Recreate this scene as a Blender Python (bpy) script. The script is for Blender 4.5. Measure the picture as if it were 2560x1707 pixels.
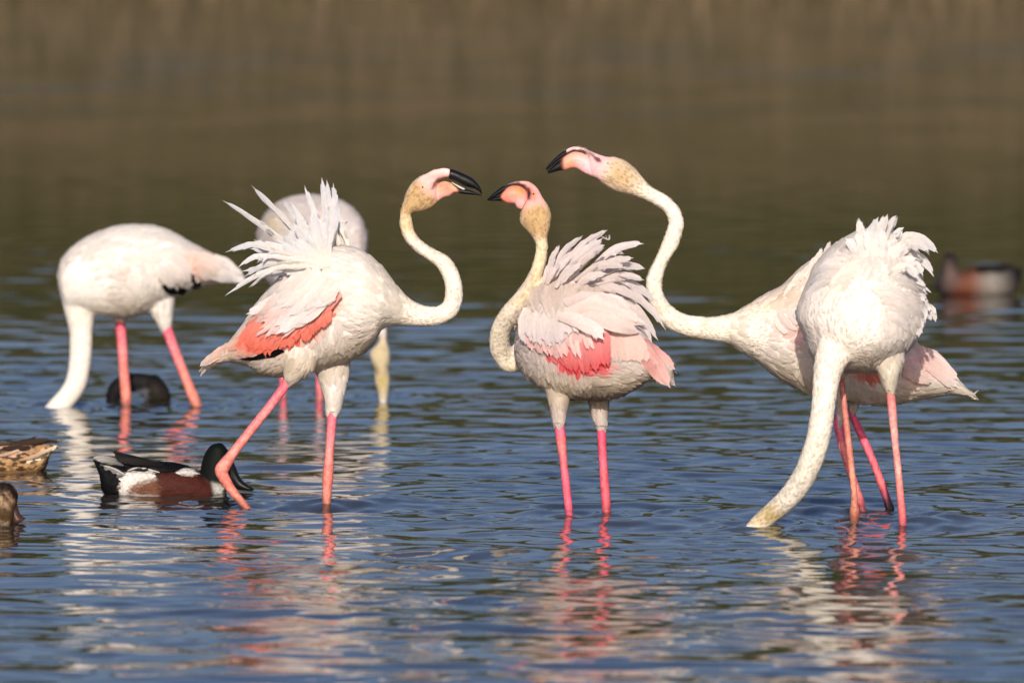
import bpy, bmesh, math, random
import numpy as np
from mathutils import Vector, Matrix
from mathutils.bvhtree import BVHTree
from mathutils import noise as mnoise

# ------------------------------------------------------------------ camera
S = bpy.context.scene
for o in list(bpy.data.objects): bpy.data.objects.remove(o)
IW, IH = 2560.0, 1707.0
DIST, PPM, HORIZ = 22.0, 800.0, -150.0        # metres to the front birds, pixels per metre there, horizon row
F = DIST * PPM                                # focal length in photo pixels
WATER0 = 1268.0                               # row where the striding bird meets the water
CAMH = (WATER0 - HORIZ) / PPM
PITCH = math.atan((IH / 2 - HORIZ) / F)
CAM = Vector((0, -DIST, CAMH))
cd = bpy.data.cameras.new('camera'); cam = bpy.data.objects.new('camera', cd)
S.collection.objects.link(cam); S.camera = cam
cam.location = CAM; cam.rotation_euler = (math.pi / 2 - PITCH, 0, 0)
cd.sensor_width = 36; cd.lens = F / IW * 36; cd.clip_start = 0.5; cd.clip_end = 3000
cd.dof.use_dof = True; cd.dof.focus_distance = 21.9; cd.dof.aperture_fstop = 3.7; cd.dof.aperture_blades = 9

# ------------------------------------------------------------------ sky, sun, exposure
SUN_AZ, SUN_EL = -2.0, 23.0                   # degrees right of straight behind the camera, height
w = bpy.data.worlds.new('World'); S.world = w; w.use_nodes = True
nt = w.node_tree; sky = nt.nodes.new('ShaderNodeTexSky'); sky.sky_type = 'NISHITA'; sky.sun_disc = False
sky.sun_elevation = math.radians(SUN_EL); sky.sun_rotation = math.radians(180 - SUN_AZ)
sky.air_density = 1.0; sky.dust_density = 4.0; sky.ozone_density = 4.0
tint = nt.nodes.new('ShaderNodeMix'); tint.data_type = 'RGBA'; tint.blend_type = 'MULTIPLY'; tint.inputs[0].default_value = 1.0
tint.inputs[7].default_value = (1.10, 0.98, 1.05, 1)      # the slightly violet blue of the day's sky
nt.links.new(sky.outputs[0], tint.inputs[6]); nt.links.new(tint.outputs[2], nt.nodes['Background'].inputs[0]); nt.nodes['Background'].inputs[1].default_value = 0.112
sl = bpy.data.lights.new('sun', 'SUN'); sun = bpy.data.objects.new('sun', sl); S.collection.objects.link(sun)
sl.energy = 4.45; sl.angle = math.radians(0.53); sl.color = (1.0, 0.91, 0.78)
a, e = math.radians(SUN_AZ), math.radians(SUN_EL)
sun.rotation_euler = Vector((math.sin(a) * math.cos(e), -math.cos(a) * math.cos(e), math.sin(e))).to_track_quat('Z', 'Y').to_euler()
sun.location = (8, -18, 12)
S.view_settings.view_transform = 'Standard'; S.view_settings.look = 'None'
S.view_settings.exposure = -0.08; S.view_settings.gamma = 1.0; S.view_settings.use_curve_mapping = False
S.render.engine = 'CYCLES'; S.cycles.use_denoising = True; S.cycles.max_bounces = 6
S.cycles.sample_clamp_indirect = 4.0

random.seed(7); RNG = np.random.default_rng(7)
COL = S.collection
cp, sp = math.cos(PITCH), math.sin(PITCH)

def W(px, py, Y):
    """the point on the plane y = Y that the photo shows at (px, py)"""
    u = (px - IW / 2) / F; v = (IH / 2 - py) / F
    dx, dy, dz = u, cp + v * sp, -sp + v * cp
    t = (Y - CAM.y) / dy
    return Vector((dx * t, Y, CAM.z + dz * t))
def PX(P):
    """array of points -> photo pixels"""
    P = np.asarray(P) - np.array(CAM)
    f = P[:, 1] * cp - P[:, 2] * sp; up = P[:, 1] * sp + P[:, 2] * cp
    return np.stack([IW / 2 + F * P[:, 0] / f, IH / 2 - F * up / f], 1)
def water_y(py):
    """depth of the water point seen in row py"""
    v = (IH / 2 - py) / F
    return CAM.y + CAM.z / (sp - v * cp) * (cp + v * sp)
def crop(ox, oy, s):
    """turn coordinates read off an enlarged detail into photo pixels (pairs at the front of each tuple)"""
    def one(t, n=1):
        t = list(t)
        for k in range(n): t[2 * k] = ox + t[2 * k] / s; t[2 * k + 1] = oy + t[2 * k + 1] / s
        return tuple(t)
    def f(L, n=1): return [one(t, n) for t in L]
    f.s = s; f.one = one
    return f

# ------------------------------------------------------------------ materials
def material(name, rough=0.7, spec=0.3):
    m = bpy.data.materials.new(name); m.use_nodes = True
    n = m.node_tree.nodes; b = n['Principled BSDF']
    b.inputs['Roughness'].default_value = rough; b.inputs['Specular IOR Level'].default_value = spec
    return m, m.node_tree, b
def colour_mat(name, rough, spec, nscale=60, namp=0.12, bump=0.0, bscale=(200, 200, 60), sheen=0.0, transl=0.0):
    """colour from the mesh's own paint, varied by noise, with fine relief"""
    m, t, b = material(name, rough, spec); L = t.links
    at = t.nodes.new('ShaderNodeAttribute'); at.attribute_name = 'Col'
    tc = t.nodes.new('ShaderNodeTexCoord')
    nz = t.nodes.new('ShaderNodeTexNoise'); nz.inputs['Scale'].default_value = nscale; nz.inputs['Detail'].default_value = 6
    L.new(tc.outputs['Object'], nz.inputs['Vector'])
    mr = t.nodes.new('ShaderNodeMapRange'); mr.inputs['From Min'].default_value = 0.3; mr.inputs['From Max'].default_value = 0.7
    mr.inputs['To Min'].default_value = 1 - namp; mr.inputs['To Max'].default_value = 1 + namp * 0.5
    L.new(nz.outputs['Fac'], mr.inputs['Value'])
    mx = t.nodes.new('ShaderNodeVectorMath'); mx.operation = 'SCALE'
    L.new(at.outputs['Color'], mx.inputs[0]); L.new(mr.outputs[0], mx.inputs['Scale'])
    L.new(mx.outputs[0], b.inputs['Base Color'])
    if sheen: b.inputs['Sheen Weight'].default_value = sheen; b.inputs['Sheen Roughness'].default_value = 0.5
    if bump:
        mp = t.nodes.new('ShaderNodeMapping'); mp.inputs['Scale'].default_value = bscale
        n2 = t.nodes.new('ShaderNodeTexNoise'); n2.inputs['Scale'].default_value = 1.0; n2.inputs['Detail'].default_value = 4
        L.new(tc.outputs['Object'], mp.inputs['Vector']); L.new(mp.outputs[0], n2.inputs['Vector'])
        bp = t.nodes.new('ShaderNodeBump'); bp.inputs['Strength'].default_value = bump; bp.inputs['Distance'].default_value = 0.004
        L.new(n2.outputs['Fac'], bp.inputs['Height']); L.new(bp.outputs[0], b.inputs['Normal'])
    if transl:
        tr = t.nodes.new('ShaderNodeBsdfTranslucent'); ms = t.nodes.new('ShaderNodeMixShader'); ms.inputs[0].default_value = transl
        L.new(mx.outputs[0], tr.inputs['Color'])
        L.new(b.outputs[0], ms.inputs[1]); L.new(tr.outputs[0], ms.inputs[2])
        L.new(ms.outputs[0], t.nodes['Material Output'].inputs['Surface'])
    return m
M_BODY = colour_mat('plumage', 0.85, 0.15, 55, 0.15, 0.35, (160, 160, 160), 0.15)
M_FEATHER = colour_mat('feather', 0.75, 0.1, 90, 0.08, 0, (400, 400, 120), 0.0, 0.3)
def barbs(m):
    t = m.node_tree; L = t.links; b = t.nodes['Principled BSDF']
    uv = t.nodes.new('ShaderNodeUVMap'); uv.uv_map = 'UV'; sx = t.nodes.new('ShaderNodeSeparateXYZ'); L.new(uv.outputs[0], sx.inputs[0])
    ab = t.nodes.new('ShaderNodeMath'); ab.operation = 'ABSOLUTE'; L.new(sx.outputs['X'], ab.inputs[0])
    sb = t.nodes.new('ShaderNodeMath'); sb.operation = 'SUBTRACT'; L.new(sx.outputs['Y'], sb.inputs[0]); L.new(ab.outputs[0], sb.inputs[1])
    cb = t.nodes.new('ShaderNodeCombineXYZ'); L.new(sb.outputs[0], cb.inputs['X']); L.new(sx.outputs['X'], cb.inputs['Y'])
    mp = t.nodes.new('ShaderNodeMapping'); mp.inputs['Scale'].default_value = (420, 60, 1); L.new(cb.outputs[0], mp.inputs['Vector'])
    nz = t.nodes.new('ShaderNodeTexNoise'); nz.inputs['Scale'].default_value = 1; nz.inputs['Detail'].default_value = 3; L.new(mp.outputs[0], nz.inputs['Vector'])
    bp = t.nodes.new('ShaderNodeBump'); bp.inputs['Strength'].default_value = 0.5; bp.inputs['Distance'].default_value = 0.003
    L.new(nz.outputs['Fac'], bp.inputs['Height']); L.new(bp.outputs[0], b.inputs['Normal'])
barbs(M_FEATHER)
M_LEG = colour_mat('leg_skin', 0.40, 0.5, 90, 0.38, 0.6, (250, 250, 420))
M_BILL = colour_mat('bill_horn', 0.42, 0.25, 120, 0.15, 0.15, (150, 150, 150))
M_DUCK = colour_mat('duck_plumage', 0.6, 0.10, 160, 0.35, 0.4, (260, 260, 260))
M_EYE = colour_mat('eye', 0.12, 0.6, 10, 0.0)

# ------------------------------------------------------------------ mesh helpers
def link(name, V, Fc, mat, parent=None, col=None, smooth=True, base=None):
    V = np.asarray(V, float)
    if base is not None: V = V - np.array(base)
    me = bpy.data.meshes.new(name); me.from_pydata(V.tolist(), [], Fc)
    if col is not None:
        at = me.color_attributes.new('Col', 'FLOAT_COLOR', 'POINT')
        c = np.ones((len(V), 4)); c[:, :3] = col; at.data.foreach_set('color', c.ravel())
    if smooth: me.polygons.foreach_set('use_smooth', [True] * len(me.polygons))
    me.materials.append(mat); me.update()
    o = bpy.data.objects.new(name, me); COL.objects.link(o)
    if parent is not None: o.parent = parent
    return o
def catmull(P, n):
    """smooth curve through rows of P, n steps per span"""
    P = np.asarray(P, float); out = []
    Q = np.vstack([2 * P[0] - P[1], P, 2 * P[-1] - P[-2]])
    for i in range(len(P) - 1):
        p0, p1, p2, p3 = Q[i:i + 4]
        for k in range(n):
            t = k / n
            out.append(0.5 * (2 * p1 + (p2 - p0) * t + (2 * p0 - 5 * p1 + 4 * p2 - p3) * t * t + (3 * p1 - p0 - 3 * p2 + p3) * t ** 3))
    out.append(P[-1]); return np.array(out)
def rings(R):
    """list of rings -> closed tube"""
    m = len(R[0]); V = [p for r in R for p in r]; Fc = []
    for i in range(len(R) - 1):
        for k in range(m):
            a, b = i * m + k, i * m + (k + 1) % m
            Fc.append((a, b, b + m, a + m))
    for i, s in ((0, -1), (len(R) - 1, 1)):
        V.append(np.mean(R[i], 0)); c = len(V) - 1
        for k in range(m):
            a, b = i * m + k, i * m + (k + 1) % m
            Fc.append((c, b, a) if s < 0 else (c, a, b))
    return V, Fc
def loft_pairs(st, Y, steps=5, seg=24):
    """stations (xa, ya, xb, yb, depth offset m, half depth m): two outline points each"""
    st = catmull(np.array(st, float), steps); R = []; C = []
    for xa, ya, xb, yb, dy, dh in st:
        A = np.array(W(xa, ya, Y + dy)); B = np.array(W(xb, yb, Y + dy)); c = (A + B) / 2; u = (A - B) / 2; v = np.array((0, max(dh, 1e-3), 0))
        R.append([c + u * math.cos(t) + v * math.sin(t) for t in np.linspace(0, 2 * math.pi, seg, endpoint=False)]); C.append(c)
    V, Fc = rings(R); return V, Fc, np.array(C)
def loft_path(st, Y, steps=5, seg=16, flat=1.0):
    """stations (x, y, width px, depth offset): round tube seen with that width"""
    st = catmull(np.array(st, float), steps); T = np.gradient(st[:, :2], axis=0); out = []
    for (x, y, wd, dy), t in zip(st, T):
        t = t / (np.hypot(*t) + 1e-9); n = np.array((-t[1], t[0])) * wd / 2
        out.append((x + n[0], y + n[1], x - n[0], y - n[1], dy, wd / 2 / F * (Y + DIST) * flat))
    return loft_pairs(out, Y, 1, seg)
def remesh(name, parts, voxel, smooth=6, factor=0.5):
    V, Fc = [], []
    for v, f in parts:
        o = len(V); V += [tuple(p) for p in v]; Fc += [tuple(i + o for i in q) for q in f]
    me = bpy.data.meshes.new(name); me.from_pydata(V, [], Fc)
    bm = bmesh.new(); bm.from_mesh(me); bmesh.ops.recalc_face_normals(bm, faces=bm.faces); bm.to_mesh(me); bm.free()
    o = bpy.data.objects.new(name, me); COL.objects.link(o)
    r = o.modifiers.new('r', 'REMESH'); r.mode = 'VOXEL'; r.voxel_size = voxel; r.adaptivity = 0
    s = o.modifiers.new('s', 'SMOOTH'); s.factor = factor; s.iterations = smooth
    dg = bpy.context.evaluated_depsgraph_get(); ev = o.evaluated_get(dg); m2 = ev.to_mesh()
    n = len(m2.vertices); P = np.empty(n * 3); m2.vertices.foreach_get('co', P); P = P.reshape(-1, 3).copy()
    N = np.empty(n * 3); m2.vertices.foreach_get('normal', N); N = N.reshape(-1, 3).copy()
    Q = [tuple(p.vertices) for p in m2.polygons]
    ev.to_mesh_clear(); bpy.data.objects.remove(o); bpy.data.meshes.remove(me)
    return P, N, Q
def inside(poly, p):
    """signed distance in px from p (n,2) to a polygon, positive inside"""
    poly = np.asarray(poly, float); d = np.full(len(p), 1e9); ins = np.zeros(len(p), bool)
    for i in range(len(poly)):
        a, b = poly[i], poly[(i + 1) % len(poly)]; ab = b - a
        t = np.clip(((p - a) @ ab) / (ab @ ab + 1e-9), 0, 1)
        d = np.minimum(d, np.hypot(*(p - a - t[:, None] * ab).T))
        c = ((a[1] > p[:, 1]) != (b[1] > p[:, 1])) & (p[:, 0] < (b[0] - a[0]) * (p[:, 1] - a[1]) / (b[1] - a[1] + 1e-12) + a[0])
        ins ^= c
    return np.where(ins, d, -d)
def wobble(P, s, seed=0.0):
    return np.array([mnoise.noise((p[0] * s + seed, p[1] * s, p[2] * s)) for p in P])
def paint(P, base, strokes, jit=6.0):
    """base colour plus painted patches (polygon px, colour, softness px)"""
    c = np.tile(np.array(base, float), (len(P), 1)); p = PX(P)
    w1 = wobble(P, 40.0) * jit + wobble(P, 110.0, 5) * jit * 0.7
    for poly, k, soft in strokes:
        d = inside(poly, p) + w1 * min(1.0, soft / 8.0); t = np.clip(d / soft * 0.5 + 0.5, 0, 1)[:, None]; t = t * t * (3 - 2 * t)
        c = c * (1 - t) + np.array(k) * t
    return c

WHITE = (0.82, 0.76, 0.70); LILAC = (0.72, 0.68, 0.70); CREAM = (0.78, 0.72, 0.61); TAN = (0.50, 0.34, 0.17)
BUFF = (0.64, 0.54, 0.41); FACE = (0.86, 0.42, 0.38); PINKW = (0.82, 0.62, 0.59); CORAL = (0.84, 0.19, 0.13); ROSE = (0.84, 0.10, 0.12)
BLACK = (0.005, 0.005, 0.006); LEGP = (0.86, 0.23, 0.25); LEGS = (0.82, 0.24, 0.21); SALMON = (0.85, 0.36, 0.24)

# ------------------------------------------------------------------ bird machinery
class Bird:
    def __init__(s, name, label, cat, group, water_row, foot_px):
        s.Y = water_y(water_row); b = W(foot_px, water_row, s.Y); s.base = Vector((b.x, s.Y, 0))
        s.root = bpy.data.objects.new(name, None); COL.objects.link(s.root); s.root.location = s.base; s.root.empty_display_size = 0.1
        s.root['label'] = label; s.root['category'] = cat; s.root['group'] = group
        s.parts = []; s.flow = []; s.kind = []
    def pairs(s, st, flow=1, kind='body', steps=5):
        v, f, c = loft_pairs(st, s.Y, steps); s.parts.append((v, f)); s._flow(c, flow, kind)
    def path(s, st, flow=1, kind='neck', flat=1.0):
        v, f, c = loft_path(st, s.Y, flat=flat); s.parts.append((v, f)); s._flow(c, flow, kind)
    def _flow(s, c, sg, kind):
        t = np.gradient(c, axis=0) * sg; s.flow.append(np.hstack([c, t])); s.kind += [kind] * len(c)
    def make_body(s, base, strokes, voxel=0.006, smooth=7, mat=None, jit=6.0, relief=0.0007, dirt=0.5):
        P, N, Q = remesh('body', s.parts, voxel, smooth)
        if relief: P = P + N * (wobble(P, 38) * relief + wobble(P, 90, 3) * relief * 0.6)[:, None]
        s.P, s.N, s.Q = P, N, Q
        s.C = paint(P, base, strokes, jit)
        if dirt:   # unevenly soiled plumage: blotches and small flecks of mud
            d1 = np.clip(wobble(P, 16, 7) * 1.6, 0, 1) * 0.16 + np.clip(wobble(P, 120, 8) * 1.6 - .15, 0, 1) * 0.16
            s.C = s.C * (1 - d1[:, None] * np.array((0.85, 1.0, 1.18)) * dirt)
        s.body = link('body', P, Q, mat or M_BODY, s.root, s.C, base=s.base)
        s.bvh = BVHTree.FromPolygons([Vector(p) for p in P], Q)
        s.fl = np.vstack(s.flow); s.kd = np.array(s.kind)
    def hit(s, px, py):
        """where the line of sight through a photo point meets the body; None beside it"""
        d = (W(px, py, s.Y) - CAM).normalized(); h = s.bvh.ray_cast(CAM, d)
        return h[0]
    def surf(s, pts, lift):
        """control points (px, py[, dy]) -> world points laid on the body, carried on beside it"""
        out = []; last = None; hits = [s.hit(p[0], p[1]) if len(p) < 3 else None for p in pts]
        for p, h in zip(pts, hits):
            if len(p) > 2: q = W(p[0], p[1], s.Y + p[2])
            elif h is not None: q = W(p[0], p[1], h.y - lift)
            else:
                y = last.y if last is not None else s.Y
                q = W(p[0], p[1], y)
            out.append(q); last = q
        return out
    def feather(s, pts, wpx, c0, c1, lift=0.006, parent=None, roll=None, tip=0.55, name='feather', shag=0.10, droop=0.14):
        Pw = np.array([tuple(p) for p in s.surf(pts, lift)])
        C = catmull(Pw, max(2, 10 // (len(Pw) - 1))); n = len(C); wd = wpx / F * (s.Y + DIST)
        T = np.gradient(C, axis=0); roll = random.uniform(-0.4, 0.4) if roll is None else roll
        V, cols, Fc, uvs = [], [], [], []; sd = random.uniform(0, 50); K = (-1, -.66, -.33, 0, .33, .66, 1); m = len(K)
        cut = [1 - random.uniform(0, 0.10) - 0.07 * abs(q) for q in K]; cut[3] = 1.0
        Ci = lambda A, t: np.array([np.interp(t * (n - 1), np.arange(n), A[:, k]) for k in range(3)])
        for i in range(n):
            for j, q in enumerate(K):
                t = i / (n - 1) * (cut[j] if wpx > 8 else 1)
                tt = Vector(Ci(T, t)).normalized(); side = tt.cross(Vector((0, -1, 0))).normalized(); nrm = side.cross(tt)
                if nrm.y > 0: nrm = -nrm
                R = Matrix.Rotation(roll * (0.4 + 0.6 * t), 3, tt); side = R @ side; nrm = R @ nrm
                k = 0.5 + 0.5 * min(1, t / 0.3)
                if t > tip: k *= math.sqrt(max(0.0, 1 - ((t - tip) / (1 - tip)) ** 1.6)) * 0.96 + 0.04
                jag = 1 + shag * mnoise.noise((t * 9 + sd, q * 3, sd)) * 2.0
                wav = wd * 0.05 * mnoise.noise((t * 5 + sd, q * 4, sd + 3))
                off = side * (q * wd / 2 * k * jag) - nrm * (q * q * wd * droop * k * 0.5) + nrm * (wav + (0.0008 if j == 3 else 0))
                V.append(Ci(C, t) + np.array(off)); uvs.append((q * k, t))
                v = 1 + 0.06 * mnoise.noise((t * 4, q * 8 + sd, sd)) + (0.03 if j == 3 else 0)
                cols.append((np.array(c0) * (1 - t) + np.array(c1) * t) * v)
        for i in range(n - 1):
            for j in range(m - 1):
                a = i * m + j; Fc.append((a, a + 1, a + m + 1, a + m))
        if wpx > 8:   # frayed barbs along both edges
            ln = float(np.linalg.norm(np.diff(C, axis=0), axis=1).sum())
            for sg, jj in ((-1, 0), (1, m - 1)):
                for q in range(16):
                    x = (0.12 + 0.86 * (q + random.random()) / 16) * (n - 1.001); i = int(x); f = x - i
                    a = np.array(V[i * m + jj]) * (1 - f) + np.array(V[(i + 1) * m + jj]) * f; tv = Vector(T[i]).normalized(); sd2 = Vector(np.array(V[i * m + jj]) - np.array(V[i * m + m // 2]))
                    if sd2.length < 1e-6: continue
                    sd2.normalize(); bl = wd * random.uniform(.16, .42); k = len(V)
                    V += [a - np.array(tv) * bl * .16 - np.array(sd2) * wd * .06, a + np.array(tv) * bl * .16 - np.array(sd2) * wd * .06, a + np.array(tv) * bl + np.array(sd2) * bl * random.uniform(.05, .35)]
                    Fc.append((k, k + 1, k + 2)); cq = cols[i * m + jj]; cols += [cq, cq, cq * 1.02]; uvs += [(sg, x / n)] * 3
        o = link(name, V, Fc, M_FEATHER, parent or s.root, np.clip(cols, 0, 1), base=s.base)
        uv = o.data.uv_layers.new(name='UV'); vi = np.empty(len(o.data.loops), np.int32); o.data.loops.foreach_get('vertex_index', vi)
        uv.data.foreach_set('uv', (np.array(uvs) * (wd * 1.0, len(C) and float(np.linalg.norm(np.diff(C, axis=0), axis=1).sum())))[vi].astype(np.float32).ravel())
        return o
    def fan(s, bases, tips, n, wpx, c0, c1, bulge=0.0, lift=0.006, step=0.0012, jit=4, parent=None, wj=0.2, tip=0.55, roll=None, lj=0.0):
        """n feathers from points along one line to points along another"""
        B = catmull(np.array(bases, float), 12); Tt = catmull(np.array(tips, float), 12)
        for i in range(n):
            u = (i + 0.5) / n + random.uniform(-0.3, 0.3) / n
            b = B[int(round(u * (len(B) - 1)))] + RNG.normal(0, jit, 2)[:len(B[0])] if B.shape[1] == 2 else B[int(round(u * (len(B) - 1)))]
            t = Tt[int(round(u * (len(Tt) - 1)))] + (RNG.normal(0, jit, 2) if Tt.shape[1] == 2 else 0)
            if lj: t = b + (t - b) * (1 - random.random() * lj)
            d = t[:2] - b[:2]; nrm = np.array((-d[1], d[0])); m1 = b[:2] + d * 0.35 + nrm * bulge; m2 = b[:2] + d * 0.7 + nrm * bulge * 0.9
            pts = [tuple(b), tuple(m1), tuple(m2), tuple(t)]
            v = 1 + random.uniform(-0.12, 0.05) - np.array((0, .012, .03)) * random.uniform(-1, 1)
            s.feather(pts, wpx * (1 + random.uniform(-wj, wj)), np.array(c0) * v, np.array(c1) * v, lift + step * i, parent, roll, tip)
    def contour(s, n, lo, hi, kinds=('body', 'thigh'), tilt=0.07, seed=1, mat=None, keep=None, name='plumage', wide=0.5):
        """many small overlapping body feathers, joined"""
        rg = np.random.default_rng(seed); idx = rg.permutation(len(s.P))[:n * 3]
        V, Fc, cc = [], [], []; cnt = 0; rows = 4
        for i in idx:
            p, nn = s.P[i], s.N[i]; d2 = ((s.fl[:, :3] - p) ** 2).sum(1); k = d2.argmin()
            if s.kd[k] not in kinds or p[2] < 0.01: continue
            if keep is not None and not keep(p): continue
            if name == 'neck_down' and (s.C[i][0] - s.C[i][1] > .235 or s.C[i].sum() < .4): continue
            f = s.fl[k, 3:] + rg.normal(0, 0.12, 3) * np.linalg.norm(s.fl[k, 3:]); f = f - nn * (f @ nn); L = np.linalg.norm(f)
            if L < 1e-9: continue
            f /= L; sd = np.cross(nn, f); ln = rg.uniform(lo, hi); wd = ln * wide * rg.uniform(0.8, 1.25)
            up = tilt * rg.uniform(0.3, 1.6); o = len(V); v = 1 + rg.normal(0, 0.05); off = 0.0008 + rg.uniform(0, 0.002)
            for r in range(rows):
                t = r / (rows - 1); k2 = (0.55, 1.0, 0.85, 0.12)[r]
                for q in (-1, 0, 1):
                    V.append(p + f * ln * (t - 0.35) + sd * q * wd / 2 * k2 + nn * (off + (up * ln * t * (1 - 0.35 * t)) - abs(q) * wd * 0.10))
                    cc.append(s.C[i] * v)
            for r in range(rows - 1):
                for q in range(2):
                    a = o + r * 3 + q; Fc.append((a, a + 1, a + 4, a + 3))
            cnt += 1
            if cnt >= n: break
        ob = link(name, V, Fc, mat or M_FEATHER, s.root, np.clip(cc, 0, 1), base=s.base); ob['kind'] = 'stuff'; return ob
    def loft_part(s, name, st, mat, base, strokes, parent=None, seg=14, steps=5, jit=2.0):
        v, f, c = loft_pairs(st, s.Y, steps, seg); v = np.array(v)
        return link(name, v, f, mat, parent or s.root, paint(v, base, strokes, jit), base=s.base)
    def tube_part(s, name, st, mat, cols, parent=None, flat=1.0, seg=14):
        """st (x, y, w, dy); cols list of (row py, colour) from top to bottom"""
        v, f, c = loft_path(st, s.Y, 10, seg, flat); v = np.array(v); py = PX(v)[:, 1]; ys = [q[0] for q in cols]
        cc = np.stack([np.interp(py, ys, [q[1][k] for q in cols]) for k in range(3)], 1)
        m1 = np.array([mnoise.noise((p[0] * 45, p[1] * 45, p[2] * 22 + st[0][0])) for p in v]); m2 = np.array([mnoise.noise((p[0] * 110 + 4, p[1] * 110, p[2] * 70)) for p in v])
        cc = cc * (1 + (m1 * .35 + m2 * .25)[:, None] * np.array((.45, 1.0, 1.0)))       # blotched bare skin
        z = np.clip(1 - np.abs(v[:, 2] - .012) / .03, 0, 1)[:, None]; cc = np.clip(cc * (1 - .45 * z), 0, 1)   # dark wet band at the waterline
        return link(name, v, f, mat, parent or s.root, cc, base=s.base)
    def leg(s, st, cols, ground=0.30):
        """bare leg down through the water to a webbed foot on the lake bed"""
        st = list(st); x, y, wd, dy = st[-1]; x1, y1, _, _ = st[-2]
        P = W(x, y, s.Y + dy); Q = W(x1, y1, s.Y + dy); dr = (P - Q).normalized()
        if dr.z > -0.5: dr = Vector((dr.x, 0, -0.8)).normalized()
        end = P + dr * ((P.z + ground) / -dr.z); pe = PX([tuple(end)])[0]
        st += [((x + pe[0]) / 2, (y + pe[1]) / 2, wd, dy), (pe[0], pe[1], wd * 1.2, dy)]
        o = s.tube_part('leg', st, M_LEG, cols)
        V, Fc = [], []; e = end - s.base
        toes = [Vector((math.sin(a), -math.cos(a), 0)) * 0.085 for a in (-0.5, 0.0, 0.5)]
        V = [e + Vector((0, 0.01, 0.012)), e + toes[0], e + toes[0] * .7 + toes[1] * .25, e + toes[1], e + toes[2] * .7 + toes[1] * .25, e + toes[2]]
        V = [tuple(p) for p in V] + [(p.x, p.y, p.z - 0.006) for p in V]
        Fc = [(0, 1, 2), (0, 2, 3), (0, 3, 4), (0, 4, 5), (8, 7, 6), (9, 8, 6), (10, 9, 6), (11, 10, 6)] + [(i, i + 6, (i + 1) % 6 + 6, (i + 1) % 6) for i in range(6)]
        link('foot', V, Fc, M_LEG, o, np.tile(np.array(LEGS), (12, 1)), smooth=False)
        return o
    def eye(s, px, py, r=0.0052, col=(0.75, 0.55, 0.12)):
        h = s.hit(px, py)
        if h is None: return
        V, Fc = [], []
        bm = bmesh.new(); bmesh.ops.create_uvsphere(bm, u_segments=12, v_segments=8, radius=r)
        for nm, rr, cc, off in (('eye', 1.0, col, 0.001), ('pupil', 0.55, (0.01, 0.01, 0.01), -0.0024)):
            V = [tuple(v.co * rr + h + Vector((0, off, 0))) for v in bm.verts]; Fc = [tuple(v.index for v in f.verts) for f in bm.faces]
            o = link(nm, V, Fc, M_EYE, s.root if nm == 'eye' else o, np.tile(np.array(cc), (len(V), 1)), base=s.base)
        bm.free()

# ------------------------------------------------------------------ water
LEGSPOTS = []     # photo pixels where legs and necks pierce the water (ring ripples)
for q in ((618, 1264), (816, 1267), (1424, 1289), (1516, 1287), (2137, 1312), (2257, 1313), (2157, 1280), (2226, 1279), (1900, 1311),
          (315, 1016), (490, 1017), (150, 1015), (956, 990), (707, 1000), (400, 1233)):
    p = W(q[0], q[1], water_y(q[1])); LEGSPOTS.append((p.x, p.y))
def axis(c0, c1, d, lo, hi, g):
    a = list(np.arange(c0, c1, d)); s = d
    while a[-1] < hi: s *= g; a.append(a[-1] + s)
    b = []; s = d; v = c0
    while v > lo: s *= g; v -= s; b.append(v)
    return np.array(b[::-1] + a)
xs = axis(-2.7, 2.7, 0.021, -160, 160, 1.04)
ys = np.concatenate([axis(-5.6, 4.0, 0.021, -45, 4.02, 1.05)[:-1], axis(4.0, 4.05, 0.021, 3.99, 202.5, 1.005)[1:]])
ys = np.unique(np.round(ys, 4)); ys = ys[np.concatenate([[True], np.diff(ys) > .008])]
GX, GY = np.meshgrid(xs, ys); DX, DY = np.meshgrid(np.gradient(xs), np.gradient(ys))
H = np.zeros_like(GX); rg = np.random.default_rng(11)
GUST = 0.5 + 0.22 * (np.sin(GX * 0.9 + GY * 0.23 + 1) + np.sin(GX * -0.5 + GY * 0.61 + 2.2) + 0.8 * np.sin(GX * 0.31 + GY * 1.13 + 0.4) + 0.6 * np.sin(GX * 1.7 - GY * 0.37))
LEE = (0.27 + 0.73 / (1 + np.exp((GY - 10.0) / 7.0))) * (0.62 + 0.76 * np.clip(GUST, 0, 1))           # calmer in the lee of the far bank
SLOPE = 0.0106
for i in range(130):
    lam = 0.085 * (0.75 / 0.085) ** (rg.random() ** 1.35); k = 2 * math.pi / lam
    th = math.radians(rg.normal(0, 28)) + (math.pi if rg.random() < 0.3 else 0) + math.radians(6)
    kx, ky = k * math.sin(th), k * math.cos(th)
    fade = np.clip(2.4 - np.maximum(abs(kx) * DX, abs(ky) * DY), 0, 1)
    # wave groups: each train swells and dies away over a metre or so
    g = 0.75 + 0.55 * np.sin(GX * rg.normal(0, 2.2) + GY * rg.normal(0, 0.7) + rg.uniform(0, 6.3))
    H += LEE * SLOPE / k * fade * g * np.sin(kx * GX + ky * GY + rg.uniform(0, 6.3))
for x, y in LEGSPOTS:
    r = np.hypot(GX - x, GY - y); H += 0.0060 * np.exp(-r / 0.20) * np.sin(r * 2 * math.pi / 0.11) * (DX < 0.04)
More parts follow.
